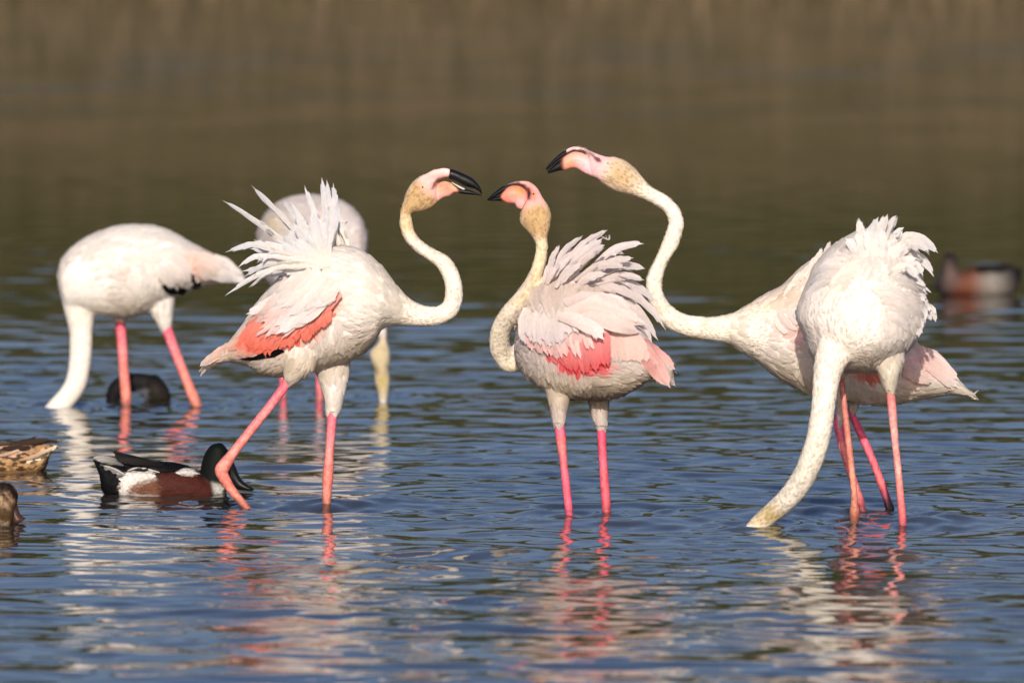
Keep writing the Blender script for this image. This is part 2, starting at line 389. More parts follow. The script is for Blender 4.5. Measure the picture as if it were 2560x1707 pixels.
for x0, x1, row, hh in ((600, 1010, 1260, .014), (1230, 1720, 1281, .012), (1890, 2540, 1303, .013), (100, 560, 1010, .008)):   # low swash thrown up behind the wading legs
    yc = water_y(row); a0, a1 = W(x0, row, yc).x, W(x1, row, yc).x
    win = 1 / (1 + np.exp(-(GX - a0) / .05)) / (1 + np.exp((GX - a1) / .08))
    yy = yc + .06 * np.sin(GX * 5.1 + row) + .025 * np.sin(GX * 23 + 1)
    H += hh * win * (0.62 + .38 * np.sin(GX * 17 + 2 * np.sin(GX * 6) + row)) * (np.exp(-((GY - yy) / .085) ** 2) + .5 * np.exp(-((GY - yy - .27) / .08) ** 2)) * (DX < .04)
V = np.stack([GX, GY, H], -1).reshape(-1, 3)
ny, nx = GX.shape; ii = np.arange(ny * nx).reshape(ny, nx)
quads = np.stack([ii[:-1, :-1], ii[:-1, 1:], ii[1:, 1:], ii[1:, :-1]], -1).reshape(-1, 4)
def big_mesh(name, V, quads, mat):
    me = bpy.data.meshes.new(name); me.vertices.add(len(V)); me.vertices.foreach_set('co', V.astype(np.float32).ravel())
    n = len(quads); k = quads.shape[1]; me.loops.add(n * k); me.loops.foreach_set('vertex_index', quads.astype(np.int32).ravel())
    me.polygons.add(n); me.polygons.foreach_set('loop_start', np.arange(0, n * k, k, dtype=np.int32)); me.polygons.foreach_set('loop_total', np.full(n, k, np.int32))
    me.polygons.foreach_set('use_smooth', np.ones(n, bool)); me.update(calc_edges=True); me.materials.append(mat)
    o = bpy.data.objects.new(name, me); COL.objects.link(o); return o
mw, t, b = material('lagoon_water', 0.012, 0.9); L = t.links
b.inputs['Base Color'].default_value = (0.020, 0.024, 0.020, 1); b.inputs['IOR'].default_value = 1.5
tc = t.nodes.new('ShaderNodeTexCoord')
def murk():   # drifting patches of stirred silt
    n = wave_noise(1.0, (0.9, 0.35, 1), 5); r = t.nodes.new('ShaderNodeValToRGB'); r.color_ramp.elements[0].position = 0.42; r.color_ramp.elements[1].position = 0.72
    r.color_ramp.elements[0].color = (0.020, 0.024, 0.022, 1); r.color_ramp.elements[1].color = (0.050, 0.043, 0.034, 1)
    L.new(n.outputs['Fac'], r.inputs[0]); L.new(r.outputs[0], b.inputs['Base Color'])
def wave_noise(scale, sc, detail=3):
    mp = t.nodes.new('ShaderNodeMapping'); mp.inputs['Scale'].default_value = sc
    n = t.nodes.new('ShaderNodeTexNoise'); n.inputs['Scale'].default_value = scale; n.inputs['Detail'].default_value = detail
    L.new(tc.outputs['Object'], mp.inputs['Vector']); L.new(mp.outputs[0], n.inputs['Vector']); return n
murk(); n1 = wave_noise(1.0, (9, 16, 1), 4)
bp = t.nodes.new('ShaderNodeBump'); bp.inputs['Strength'].default_value = 0.10; bp.inputs['Distance'].default_value = 0.006
n2 = wave_noise(1.0, (4.0, 2.0, 1), 5)
sy = t.nodes.new('ShaderNodeSeparateXYZ'); L.new(tc.outputs['Object'], sy.inputs[0])
fr = t.nodes.new('ShaderNodeMapRange'); fr.inputs['From Min'].default_value = 25; fr.inputs['From Max'].default_value = 70; fr.inputs['To Max'].default_value = 0.75
L.new(sy.outputs['Y'], fr.inputs['Value'])
b2 = t.nodes.new('ShaderNodeBump'); b2.inputs['Distance'].default_value = 0.045; gn = wave_noise(1.0, (0.30, 0.16, 1), 5); gr = t.nodes.new('ShaderNodeMapRange'); gr.inputs['From Min'].default_value = 0.42; gr.inputs['From Max'].default_value = 0.60; gr.inputs['To Min'].default_value = 0.15; gr.inputs['To Max'].default_value = 1.7
L.new(gn.outputs['Fac'], gr.inputs['Value']); gm = t.nodes.new('ShaderNodeMath'); gm.operation = 'MULTIPLY'; L.new(gr.outputs[0], gm.inputs[0]); L.new(fr.outputs[0], gm.inputs[1]); L.new(gm.outputs[0], b2.inputs['Strength']); L.new(n2.outputs['Fac'], b2.inputs['Height'])
L.new(n1.outputs['Fac'], bp.inputs['Height']); L.new(b2.outputs[0], bp.inputs['Normal']); L.new(bp.outputs[0], b.inputs['Normal'])
wo = big_mesh('water', V, quads, mw); wo['kind'] = 'structure'; wo['label'] = 'rippled lagoon water reflecting blue sky and brown bank'

# ------------------------------------------------------------------ lake bed, bank
def ground_mat(name, c1, c2, sc=0.6):
    m, t, b = material(name, 0.95, 0.1); L = t.links
    tc = t.nodes.new('ShaderNodeTexCoord'); n = t.nodes.new('ShaderNodeTexNoise'); n.inputs['Scale'].default_value = sc; n.inputs['Detail'].default_value = 8
    r = t.nodes.new('ShaderNodeValToRGB'); r.color_ramp.elements[0].position = 0.35; r.color_ramp.elements[1].position = 0.68
    r.color_ramp.elements[0].color = (*c1, 1); r.color_ramp.elements[1].color = (*c2, 1)
    L.new(tc.outputs['Object'], n.inputs['Vector']); L.new(n.outputs['Fac'], r.inputs[0]); L.new(r.outputs[0], b.inputs['Base Color']); return m
bedm = ground_mat('mud', (0.05, 0.04, 0.025), (0.09, 0.075, 0.05), 3)
o = link('lake_bed', [(-160, -45, -0.31), (160, -45, -0.31), (160, 203, -0.31), (-160, 203, -0.31)], [(0, 1, 2, 3)], bedm); o['kind'] = 'structure'
SHORE = 200.0; BANK_H = 26.0
bx = axis(-30, 30, 0.5, -900, 900, 1.15); by = axis(SHORE - 2, SHORE + 60, 0.5, SHORE - 2.1, 1500, 1.15)
GX, GY = np.meshgrid(bx, by); u = np.clip((GY - SHORE) / 55, 0, 1)
Z = -0.35 + 0.35 * np.clip((GY - SHORE + 2) / 2, 0, 1) + BANK_H * u
Z += np.array([[mnoise.noise((x * 0.11, y * 0.11, 0)) * 0.6 + mnoise.noise((x * 0.4, y * 0.4, 3)) * 0.2 for x in bx] for y in by]) * np.clip((GY - SHORE) / 6, 0, 1)
ny, nx = GX.shape; ii = np.arange(ny * nx).reshape(ny, nx)
bankm = ground_mat('bank_earth', (0.036, 0.038, 0.014), (0.07, 0.062, 0.028), 4.0)
bo = big_mesh('bank', np.stack([GX, GY, Z], -1).reshape(-1, 3), np.stack([ii[:-1, :-1], ii[:-1, 1:], ii[1:, 1:], ii[1:, :-1]], -1).reshape(-1, 4), bankm)
bo['kind'] = 'structure'; bo['label'] = 'brown earth bank rising from the far shore'
def bank_z(x, y):
    u = min(1, max(0, (y - SHORE) / 55)); return BANK_H * u
M_VEG = colour_mat('dry_growth', 0.9, 0.1, 2.0, 0.3)
def blades(name, label, n, xr, yr, hr, wr, cols, seed, patch):
    rg = np.random.default_rng(seed); V, Fc, cc = [], [], []
    for i in range(n):
        x = rg.uniform(*xr); y = yr[0] + (yr[1] - yr[0]) * rg.random(); q = mnoise.noise((x * patch, y * patch, seed))
        q2 = mnoise.noise((x * patch * 3, y * patch * 3, seed + 9))
        h = rg.uniform(*hr) * (1 + 0.5 * q); wd = rg.uniform(*wr); z = bank_z(x, y) - 0.1; lean = rg.normal(0, 0.18, 2) * h; a = rg.uniform(0, math.pi)
        c, s = math.cos(a) * wd, math.sin(a) * wd; o = len(V)
        V += [(x - c, y - s, z), (x + c, y + s, z), (x + c * .7 + lean[0] * .4, y + s * .7 + lean[1] * .4, z + h * .6), (x - c * .7 + lean[0] * .4, y - s * .7 + lean[1] * .4, z + h * .6), (x + lean[0], y + lean[1], z + h)]
        Fc += [(o, o + 1, o + 2, o + 3), (o + 3, o + 2, o + 4)]
        k = np.clip(0.5 + 1.1 * q + 0.5 * q2 + rg.normal(0, 0.15), 0, 1); col = np.array(cols[0]) * (1 - k) + np.array(cols[1]) * k
        cc += [col] * 5
    ob = link(name, V, Fc, M_VEG, None, np.array(cc), smooth=False); ob['kind'] = 'stuff'; ob['label'] = label; ob['category'] = 'vegetation'; return ob
blades('dry_reeds', 'blurred dry brown reeds and grass along the far bank', 30000, (-26, 26), (SHORE - 1.6, SHORE + 15), (0.5, 1.3), (0.03, 0.08), ((0.075, 0.066, 0.028), (0.19, 0.14, 0.09)), 3, 4.0)
blades('bank_scrub', 'dark olive scrub covering the slope above the reeds', 30000, (-60, 60), (SHORE + 12, SHORE + 56), (0.6, 2.4), (0.08, 0.25), ((0.024, 0.033, 0.007), (0.056, 0.058, 0.016)), 4, 2.5)

# ------------------------------------------------------------------ the birds
GF = 'flamingos wading in the lagoon'; GD = 'ducks swimming on the lagoon'
cA = crop(480, 400, 2.613); cH = crop(980, 380, 5.345); cAl = crop(480, 900, 3.136)
cB = crop(1180, 340, 2.24); cBl = crop(1240, 940, 3.408); cCh = crop(1340, 340, 4.9); cC = crop(1780, 480, 2.703); cCl = crop(1860, 900, 3.136)
cD = crop(60, 520, 2.903); cE = crop(860, 800, 6.03)
def thigh(P, st, cr, dy): P.pairs([t + (dy, d) for t, d in zip(cr([q[:4] for q in st], 2), [q[4] for q in st])], 1, 'thigh')
def polys(cr, L): return [(cr(p), c, s) for p, c, s in L]
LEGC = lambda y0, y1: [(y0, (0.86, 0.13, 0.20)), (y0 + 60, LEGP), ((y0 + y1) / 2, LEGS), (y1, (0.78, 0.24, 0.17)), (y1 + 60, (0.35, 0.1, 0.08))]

# ---- flamingo striding, plumes raised
A = Bird('flamingo', 'striding flamingo with fanned white plumes, coral wing and S-curved neck, bill pointing right', 'flamingo', GF, 1266, 720)
A.pairs([q + (dy, dh) for q, dy, dh in zip(cA([(1400, 890, 1330, 1080), (1330, 815, 1240, 1105), (1240, 700, 1190, 1190), (1120, 600, 1110, 1265), (980, 560, 1000, 1320), (820, 590, 870, 1360), (680, 665, 740, 1390),
    (540, 800, 600, 1412), (430, 930, 470, 1400), (330, 1080, 370, 1345), (240, 1195, 260, 1318), (150, 1290, 160, 1335), (70, 1355, 75, 1372)], 2),
    [-.04, -.04, -.03, -.02, 0, 0, 0, 0, 0, 0, 0, 0, 0], [.055, .09, .13, .155, .165, .165, .155, .14, .115, .085, .055, .03, .008])])
A.pairs([q + (dy, dh) for q, dy, dh in zip(cA([(1330, 830, 1240, 1095), (1400, 890, 1330, 1080), (1480, 940, 1450, 1085), (1580, 960, 1600, 1080), (1640, 930, 1720, 1020), (1655, 850, 1765, 920), (1640, 770, 1762, 800),
    (1600, 700, 1720, 690), (1540, 650, 1665, 625), (1460, 595, 1570, 575), (1395, 525, 1490, 520), (1360, 440, 1450, 450), (1358, 355, 1432, 370)], 2)
    + cH([(108, 800, 262, 805), (150, 660, 330, 805), (190, 545, 470, 775), (245, 435, 570, 715), (340, 348, 615, 650), (450, 290, 615, 590), (555, 238, 600, 470), (630, 222, 640, 385), (700, 212, 690, 350), (792, 228, 765, 356)], 2),
    [-.04] * 4 + [-.05] * 5 + [-.04] * 14, [.07, .055, .034, .028, .026, .025, .024, .022, .021, .020, .019, .018, .017, .018, .024, .029, .031, .03, .027, .022, .018, .016, .015])], -1, 'neck')
thigh(A, [(700, -120, 1010, -60, .05), (720, 0, 960, 60, .055), (722, 90, 870, 140, .04), (722, 160, 800, 195, .022)], cAl, -.09)
thigh(A, [(930, -80, 1240, -80, .05), (960, 60, 1236, 40, .05), (1000, 180, 1222, 150, .042), (1038, 300, 1190, 290, .03), (1056, 425, 1145, 425, .015)], cAl, .02)
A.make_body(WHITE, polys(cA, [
    ([(1240, 650), (1800, 500), (1820, 1150), (1240, 1120)], (0.80, 0.74, 0.64), 60), ([(1330, 300), (1800, 300), (1800, 700), (1560, 700), (1330, 560)], CREAM, 40), ([(1340, 300), (1500, 300), (1460, 480), (1340, 470)], (0.68, 0.54, 0.32), 24),
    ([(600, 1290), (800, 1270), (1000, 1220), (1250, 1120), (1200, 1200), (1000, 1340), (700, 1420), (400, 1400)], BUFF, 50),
    ([(50, 1340), (300, 1150), (420, 1120), (420, 1300), (200, 1340)], (0.66, 0.52, 0.42), 24),
    ([(300, 1210), (380, 1080), (600, 1050), (700, 1010), (850, 920), (985, 905), (910, 1060), (770, 1175), (520, 1262), (400, 1270), (330, 1260)], CORAL, 16)])
    + polys(cH, [([(100, 830), (150, 560), (250, 410), (380, 330), (640, 560), (640, 830)], TAN, 16), ([(360, 370), (460, 270), (840, 180), (840, 400), (640, 700), (560, 600), (400, 500)], FACE, 14), ([(640, 190), (800, 190), (800, 330), (740, 330)], (0.88, 0.62, 0.60), 14),
                 ([(520, 510), (560, 400), (640, 335), (780, 318), (790, 370), (680, 365), (600, 420), (560, 490)], BLACK, 6)]), voxel=0.0055)
A.contour(2600, .026, .050, seed=1)
A.contour(2600, .007, .013, ('neck',), 0.02, seed=11, name='neck_down')
tA = A.loft_part('upper_bill', [q + (-.04, d) for q, d in zip(cH([(775, 225, 760, 358), (860, 250, 850, 388), (960, 293, 950, 445), (1060, 345, 1040, 475), (1130, 405, 1110, 495), (1180, 475, 1165, 530), (1208, 555, 1195, 565)], 2), [.0155, .0155, .0145, .013, .011, .008, .002])], M_BILL, BLACK, [])
A.loft_part('lower_bill', [q + (-.04, d) for q, d in zip(cH([(530, 500, 610, 665), (600, 430, 690, 612), (690, 392, 765, 592), (780, 410, 825, 548), (850, 465, 885, 548), (930, 495, 955, 562), (1050, 515, 1075, 574), (1150, 555, 1155, 582), (1195, 578, 1198, 592)], 2), [.014, .017, .0165, .015, .013, .012, .011, .009, .004])], M_BILL, SALMON,
    polys(cH, [([(840, 380), (1300, 480), (1300, 620), (900, 620)], BLACK, 5), ([(560, 560), (800, 560), (800, 680), (580, 700)], FACE, 14), ([(640, 440), (760, 440), (760, 500), (650, 500)], (0.7, 0.12, 0.06), 10)]))
A.loft_part('bill_edge', [q + (-.043, d) for q, d in zip(cH([(800, 400, 796, 415), (870, 435, 862, 462), (940, 470, 930, 505), (975, 490, 965, 512)], 2), [.0145, .0145, .014, .012])], M_BILL, (0.62, 0.55, 0.5), [])
A.eye(*cH.one((410, 470)))
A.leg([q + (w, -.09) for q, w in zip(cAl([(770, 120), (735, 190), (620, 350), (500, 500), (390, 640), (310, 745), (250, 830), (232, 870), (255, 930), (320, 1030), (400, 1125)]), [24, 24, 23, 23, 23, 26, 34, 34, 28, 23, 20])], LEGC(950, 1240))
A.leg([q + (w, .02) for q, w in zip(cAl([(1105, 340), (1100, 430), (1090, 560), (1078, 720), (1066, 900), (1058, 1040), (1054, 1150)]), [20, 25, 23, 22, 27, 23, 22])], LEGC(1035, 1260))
wA = bpy.data.objects.new('wing', None); COL.objects.link(wA); wA.parent = A.root; wA.empty_display_size = .05
def expl(Bd, cr, L, c0, c1, parent, lift=.006, tip=.5, step=.001, roll=None, wisps=0):
    for i, (pts, wd) in enumerate(L):
        v = 1 + random.uniform(-.13, .05) - np.array((0, .012, .03)) * random.uniform(-1, 1)
        Q = [(*cr.one(p[:2]), *p[2:]) for p in pts]
        if not wisps: Bd.feather(Q, wd / cr.s, np.array(c0) * v, np.array(c1) * v, lift + step * i, parent, roll, tip); continue
        Bd.feather(Q, wd / cr.s * .80, np.array(c0) * v, np.array(c1) * v, 0, parent, roll, tip, shag=.18)
        for k in range(wisps):   # loose barbs and thin neighbours beside each plume
            j = RNG.normal(0, wd / cr.s * .34, 2); f = random.uniform(.5, .88); n = len(Q) - 1
            R2 = [(Q[0][0] + (q[0] - Q[0][0]) * (1 - (1 - f) * m / n) + j[0] * m / n, Q[0][1] + (q[1] - Q[0][1]) * (1 - (1 - f) * m / n) + j[1] * m / n, q[2] + .012 * (k + 1) * random.choice((-1, 1))) for m, q in enumerate(Q)]
            u = v * random.uniform(.9, 1.04)
            Bd.feather(R2, wd / cr.s * random.uniform(.32, .55), np.array(c0) * u, np.array(c1) * u, 0, parent, None, .3, shag=.25)
GREYW = (0.64, 0.65, 0.69); WARM = (0.80, 0.75, 0.66)  # plume tones; the cool grey has shading contrast mixed into the colour
# black flight feathers, then coral coverts, then pale scapulars draped over them, then the raised plumes
expl(A, cA, [([(560, 1230), (480, 1262), (400, 1285), (300, 1302)], 46), ([(580, 1240), (500, 1268), (430, 1285), (340, 1310)], 42), ([(600, 1245), (540, 1268), (480, 1280), (400, 1300)], 36)], BLACK, BLACK, wA, .004)
A.fan(cA([(430, 1090), (330, 1180), (280, 1240)]), cA([(240, 1250), (150, 1305), (60, 1365)]), 7, 22, (0.80, 0.46, 0.36), (0.72, 0.62, 0.55), 0.05, .006, parent=wA)
A.fan(cA([(450, 1060), (620, 1060), (760, 1010), (900, 930)]), cA([(300, 1215), (440, 1255), (600, 1235), (770, 1165), (900, 1055)]), 17, 26, (0.84, 0.34, 0.27), CORAL, 0.06, .008, parent=wA)
A.fan(cA([(560, 1000), (740, 960), (900, 900), (970, 880)]), cA([(340, 1130), (560, 1190), (760, 1110), (880, 1000)]), 12, 22, (0.83, 0.42, 0.36), (0.84, 0.24, 0.18), 0.05, .018, parent=wA)
A.fan(cA([(640, 760), (700, 800), (780, 850), (860, 880)]), cA([(315, 1085), (430, 1075), (560, 1100), (700, 1030)]), 13, 30, (0.76, 0.71, 0.69), (0.82, 0.58, 0.54), -0.12, .026, parent=wA, jit=7)
A.fan(cA([(600, 960), (720, 930), (830, 900)]), cA([(400, 1130), (560, 1165), (720, 1080)]), 6, 13, (0.80, 0.72, 0.70), (0.83, 0.62, 0.58), -0.05, .034, step=.0006, parent=wA, jit=5)
A.fan(cA([(700, 720), (800, 790), (900, 860)]), cA([(370, 1000), (480, 1000), (600, 1150), (760, 980)]), 11, 27, WHITE, (0.80, 0.72, 0.71), -0.10, .036, parent=wA, jit=7)
A.fan(cA([(780, 700), (860, 760), (960, 840)]), cA([(450, 880), (560, 960), (700, 990), (860, 920)]), 11, 26, WHITE, (0.79, 0.74, 0.73), -0.08, .044, parent=wA, jit=7)
expl(A, cA, [([(800, 640, -.02), (640, 560, .02), (480, 450, .02), (330, 340, 0), (195, 262, 0)], 52), ([(820, 600, 0), (700, 500, .04), (590, 370, .05), (480, 262, .05), (386, 162, .05)], 56),
    ([(840, 590, .02), (740, 470, .05), (660, 360, .06), (588, 246, .06)], 48), ([(850, 580, .03), (760, 450, .06), (690, 350, .07), (640, 268, .07)], 46), ([(900, 570, 0), (830, 420, .02), (780, 290, .03), (733, 162, .03)], 54),
    ([(940, 570, .04), (890, 400, .06), (862, 250, .07), (848, 112, .07)], 58), ([(960, 560, 0), (915, 400, .02), (893, 260, .03), (880, 128, .03)], 58), ([(990, 555, .05), (950, 400, .06), (932, 270, .07), (922, 146, .07)], 54),
    ([(1020, 560, .02), (985, 450, .03), (960, 350, .04), (950, 262, .04)], 48), ([(760, 650, -.08), (560, 590, -.10), (400, 548, -.10), (212, 605, -.10)], 62), ([(760, 665, -.10), (560, 640, -.12), (420, 628, -.12), (296, 704, -.12)], 54),
    ([(770, 680, -.10), (620, 665, -.12), (460, 690, -.12), (330, 770, -.12)], 52), ([(780, 700, -.12), (600, 700, -.14), (410, 762, -.13), (212, 888, -.12)], 50), ([(800, 640, -.06), (660, 610, -.06), (500, 560, -.06), (400, 520, -.06)], 50)], WARM, GREYW, wA, 0, .40, wisps=2)
# shorter ruffled feathers filling the fan
for (n, r0, r1, dy0, wd) in ((18, .45, .72, .00, 22), (18, .36, .60, -.06, 22), (16, .28, .46, -.11, 22)):
    for i in range(n):
        u = (i + random.random()) / n; an = math.radians(196 - u * 128); ctr = cA.one((850, 690)); R = 250 * random.uniform(r0, r1) * (1.0 + .16 * math.sin(u * 9))
        dx, dz = math.cos(an), -math.sin(an); cv = random.uniform(-.12, .12)
        pts = [(ctr[0] + dx * R * k - dz * R * k * k * cv + (20 if k == 0 else 0), ctr[1] + dz * R * k + dx * R * k * k * cv, dy0 - .02 + .05 * u) for k in (0, .35, .7, 1.0)]
        A.feather(pts, wd * random.uniform(.8, 1.25), WARM, np.array(GREYW) * random.uniform(.95, 1.08), 0, wA, None, .45)

# ---- flamingo seen from behind, ruffled, bill to bill with the striding one
B = Bird('flamingo', 'flamingo turned away, ruffled pinkish grey back, rose wing patch, neck looped at its breast', 'flamingo', GF, 1288, 1470)
B.pairs([q + (dy, dh) for q, dy, dh in zip(cB([(285, 960, 250, 1110), (300, 880, 240, 1220), (345, 830, 275, 1310), (420, 780, 350, 1385), (520, 760, 460, 1450), (640, 770, 600, 1475), (760, 820, 740, 1475), (860, 900, 860, 1447), (930, 1020, 940, 1395), (990, 1140, 1000, 1352), (1050, 1230, 1050, 1360), (1120, 1290, 1100, 1385)], 2),
    [.12, .11, .09, .06, .03, 0, -.02, -.04, -.06, -.08, -.09, -.10], [.05, .09, .12, .15, .165, .17, .165, .14, .11, .075, .045, .015])])
B.path([q + (w / cB.s, dy) for q, w, dy in zip(cB([(420, 1050), (300, 1200), (215, 1265), (160, 1190), (162, 1090), (215, 990), (290, 895), (350, 790), (382, 690), (392, 610)]), [190, 150, 125, 118, 114, 106, 94, 78, 68, 66], [.17, .24, .26, .22, .17, .11, .07, .04, .03, .03])], -1, 'neck')
B.pairs([q + (.03, d) for q, d in zip(cB([(345, 690, 418, 690), (360, 620, 425, 615)], 2) + cH([(1870, 1130, 2075, 1130), (1790, 1040, 2110, 1000), (1720, 960, 2125, 900), (1705, 890, 2125, 830), (1722, 800, 2100, 740), (1760, 720, 2050, 655), (1790, 650, 2000, 585), (1808, 560, 1960, 508), (1790, 500, 1900, 435), (1740, 462, 1800, 387), (1650, 438, 1690, 388), (1560, 455, 1590, 410), (1490, 505, 1500, 450)], 2),
    [.018, .018, .021, .026, .030, .031, .029, .027, .025, .022, .020, .018, .016, .015, .014])], -1, 'head')
thigh(B, [(390, 20, 700, 60, .05), (440, 170, 632, 190, .045), (470, 300, 602, 300, .03), (490, 415, 582, 415, .017)], cBl, .0)
thigh(B, [(700, 60, 1000, 60, .05), (780, 190, 965, 200, .04), (812, 310, 952, 310, .03), (858, 436, 936, 436, .015)], cBl, .05)
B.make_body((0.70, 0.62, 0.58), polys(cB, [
    ([(230, 940), (420, 760), (540, 760), (600, 900), (420, 1000), (300, 1100)], (0.74, 0.62, 0.50), 40), ([(80, 900), (240, 950), (215, 1200), (300, 1370), (60, 1370)], (0.82, 0.74, 0.60), 20),
    ([(320, 560), (450, 560), (430, 800), (280, 960), (200, 930), (310, 830)], (0.74, 0.62, 0.42), 18),
    ([(240, 1300), (500, 1340), (700, 1360), (900, 1330), (1000, 1340), (860, 1500), (400, 1500)], BUFF, 40), ([(560, 1430), (680, 1400), (820, 1440), (960, 1380), (860, 1500), (580, 1500)], (0.30, 0.25, 0.19), 18),  # buff belly; the dark right underside is the body's shade painted in
    ([(400, 1185), (500, 1115), (530, 1150), (650, 1100), (760, 1080), (790, 1285), (720, 1330), (600, 1342), (510, 1312), (480, 1260), (400, 1220)], ROSE, 12), ([(930, 1160), (1000, 1200), (1035, 1270), (990, 1260)], (0.86, 0.22, 0.22), 14)])
    + polys(cH, [([(1690, 760), (1790, 680), (2010, 620), (2150, 800), (2150, 1150), (1780, 1150), (1680, 930)], TAN, 20), ([(1600, 370), (1850, 370), (2060, 600), (2000, 700), (1760, 760), (1740, 560)], (0.86, 0.36, 0.32), 14), ([(1850, 480), (1920, 560), (1900, 640), (1850, 580)], (0.78, 0.16, 0.12), 14),
                 ([(1440, 480), (1500, 440), (1600, 404), (1700, 402), (1795, 440), (1852, 510), (1848, 640), (1812, 640), (1800, 530), (1740, 470), (1650, 442), (1560, 458), (1490, 520)], BLACK, 5)]), voxel=0.0055)
B.contour(2600, .026, .050, seed=2)
B.contour(1900, .007, .013, ('neck', 'head'), 0.02, seed=12, name='neck_down')
B.loft_part('upper_bill', [q + (.03, d) for q, d in zip(cH([(1510, 445, 1500, 520), (1460, 470, 1450, 560), (1400, 515, 1400, 590), (1330, 575, 1340, 625), (1270, 632, 1275, 645)], 2), [.0145, .0135, .012, .009, .003])], M_BILL, BLACK, [])
B.loft_part('lower_bill', [q + (.03, d) for q, d in zip(cH([(1815, 600, 1730, 775), (1795, 520, 1670, 745), (1720, 462, 1640, 695), (1630, 448, 1590, 688), (1545, 475, 1535, 682), (1485, 535, 1490, 660), (1420, 590, 1420, 655), (1340, 615, 1345, 656), (1280, 640, 1285, 652)], 2), [.013, .018, .019, .0185, .017, .0145, .012, .009, .004])], M_BILL, (0.87, 0.25, 0.18),
    polys(cH, [([(1200, 500), (1485, 440), (1462, 600), (1500, 690), (1200, 690)], BLACK, 5), ([(1620, 640), (1800, 600), (1800, 800), (1640, 800)], (0.88, 0.44, 0.42), 16), ([(1640, 490), (1760, 500), (1740, 570), (1650, 560)], (0.86, 0.25, 0.06), 14)]))
B.eye(*cH.one((1890, 560)), col=(0.7, 0.3, 0.12))
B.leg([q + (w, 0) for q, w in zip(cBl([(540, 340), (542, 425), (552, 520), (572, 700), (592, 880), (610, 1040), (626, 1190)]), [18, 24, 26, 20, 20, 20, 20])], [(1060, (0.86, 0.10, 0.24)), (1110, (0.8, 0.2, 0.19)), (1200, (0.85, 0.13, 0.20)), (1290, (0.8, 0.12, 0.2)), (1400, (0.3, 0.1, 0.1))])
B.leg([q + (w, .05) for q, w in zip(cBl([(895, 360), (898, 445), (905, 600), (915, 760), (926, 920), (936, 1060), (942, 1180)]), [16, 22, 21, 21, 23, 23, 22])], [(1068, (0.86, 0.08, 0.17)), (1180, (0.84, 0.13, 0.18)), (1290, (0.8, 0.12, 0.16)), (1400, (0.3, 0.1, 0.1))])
wB = bpy.data.objects.new('wing', None); COL.objects.link(wB); wB.parent = B.root; wB.empty_display_size = .05
PG = (0.70, 0.60, 0.55); PGT = (0.68, 0.63, 0.64); PKC = (0.82, 0.60, 0.56)
expl(B, cB, [([(900, 1130), (980, 1220), (1050, 1310), (1112, 1412)], 80), ([(920, 1200), (990, 1270), (1050, 1340), (1095, 1400)], 70), ([(960, 1140), (1030, 1210), (1090, 1260), (1140, 1310)], 60), ([(900, 1160), (960, 1210), (1010, 1250), (1045, 1290)], 50)], (0.84, 0.38, 0.36), (0.82, 0.55, 0.50), wB, .006)
B.fan(cB([(420, 1120), (520, 1110), (640, 1090), (760, 1070)]), cB([(420, 1215), (520, 1310), (640, 1335), (780, 1280)]), 15, 21, (0.82, 0.38, 0.37), (0.84, 0.14, 0.15), .03, .008, parent=wB)
B.fan(cB([(780, 1080), (850, 1090), (920, 1120)]), cB([(800, 1280), (890, 1270), (990, 1270)]), 8, 26, (0.82, 0.55, 0.50), (0.80, 0.62, 0.56), -.03, .008, parent=wB)
B.fan(cB([(330, 960), (420, 980), (540, 990), (700, 980), (850, 1010)]), cB([(330, 1190), (420, 1245), (520, 1250), (640, 1120), (800, 1085)]), 17, 28, (0.72, 0.62, 0.59), (0.80, 0.50, 0.48), .04, .016, parent=wB, jit=6)
B.fan(cB([(280, 980), (380, 960), (500, 930), (640, 930)]), cB([(270, 1150), (350, 1170), (450, 1180), (600, 1100)]), 14, 26, (0.74, 0.68, 0.63), (0.70, 0.62, 0.63), .05, .028, parent=wB, jit=6)
B.fan(cB([(440, 1040), (560, 1040), (680, 1030)]), cB([(450, 1230), (580, 1250), (720, 1170)]), 6, 12, (0.80, 0.68, 0.65), (0.82, 0.56, 0.54), .04, .028, step=.0006, parent=wB, jit=6)
expl(B, cB, [([(520, 1000), (660, 960), (820, 1000), (975, 1045)], 95), ([(560, 1040), (680, 1020), (820, 1060), (950, 1100)], 80), ([(520, 940), (640, 910), (760, 930), (850, 970)], 85), ([(600, 960), (720, 920), (820, 940), (900, 990)], 80), ([(480, 1010), (580, 1030), (680, 1080), (740, 1140)], 80)], (0.81, 0.66, 0.61), (0.83, 0.72, 0.69), wB, .058, .6)
B.fan(cB([(360, 860), (440, 820), (560, 820), (700, 860)]), cB([(360, 1000), (470, 1010), (600, 980), (780, 960)]), 14, 26, (0.66, 0.55, 0.47), PG, .05, .040, step=.0006, parent=wB, jit=6)
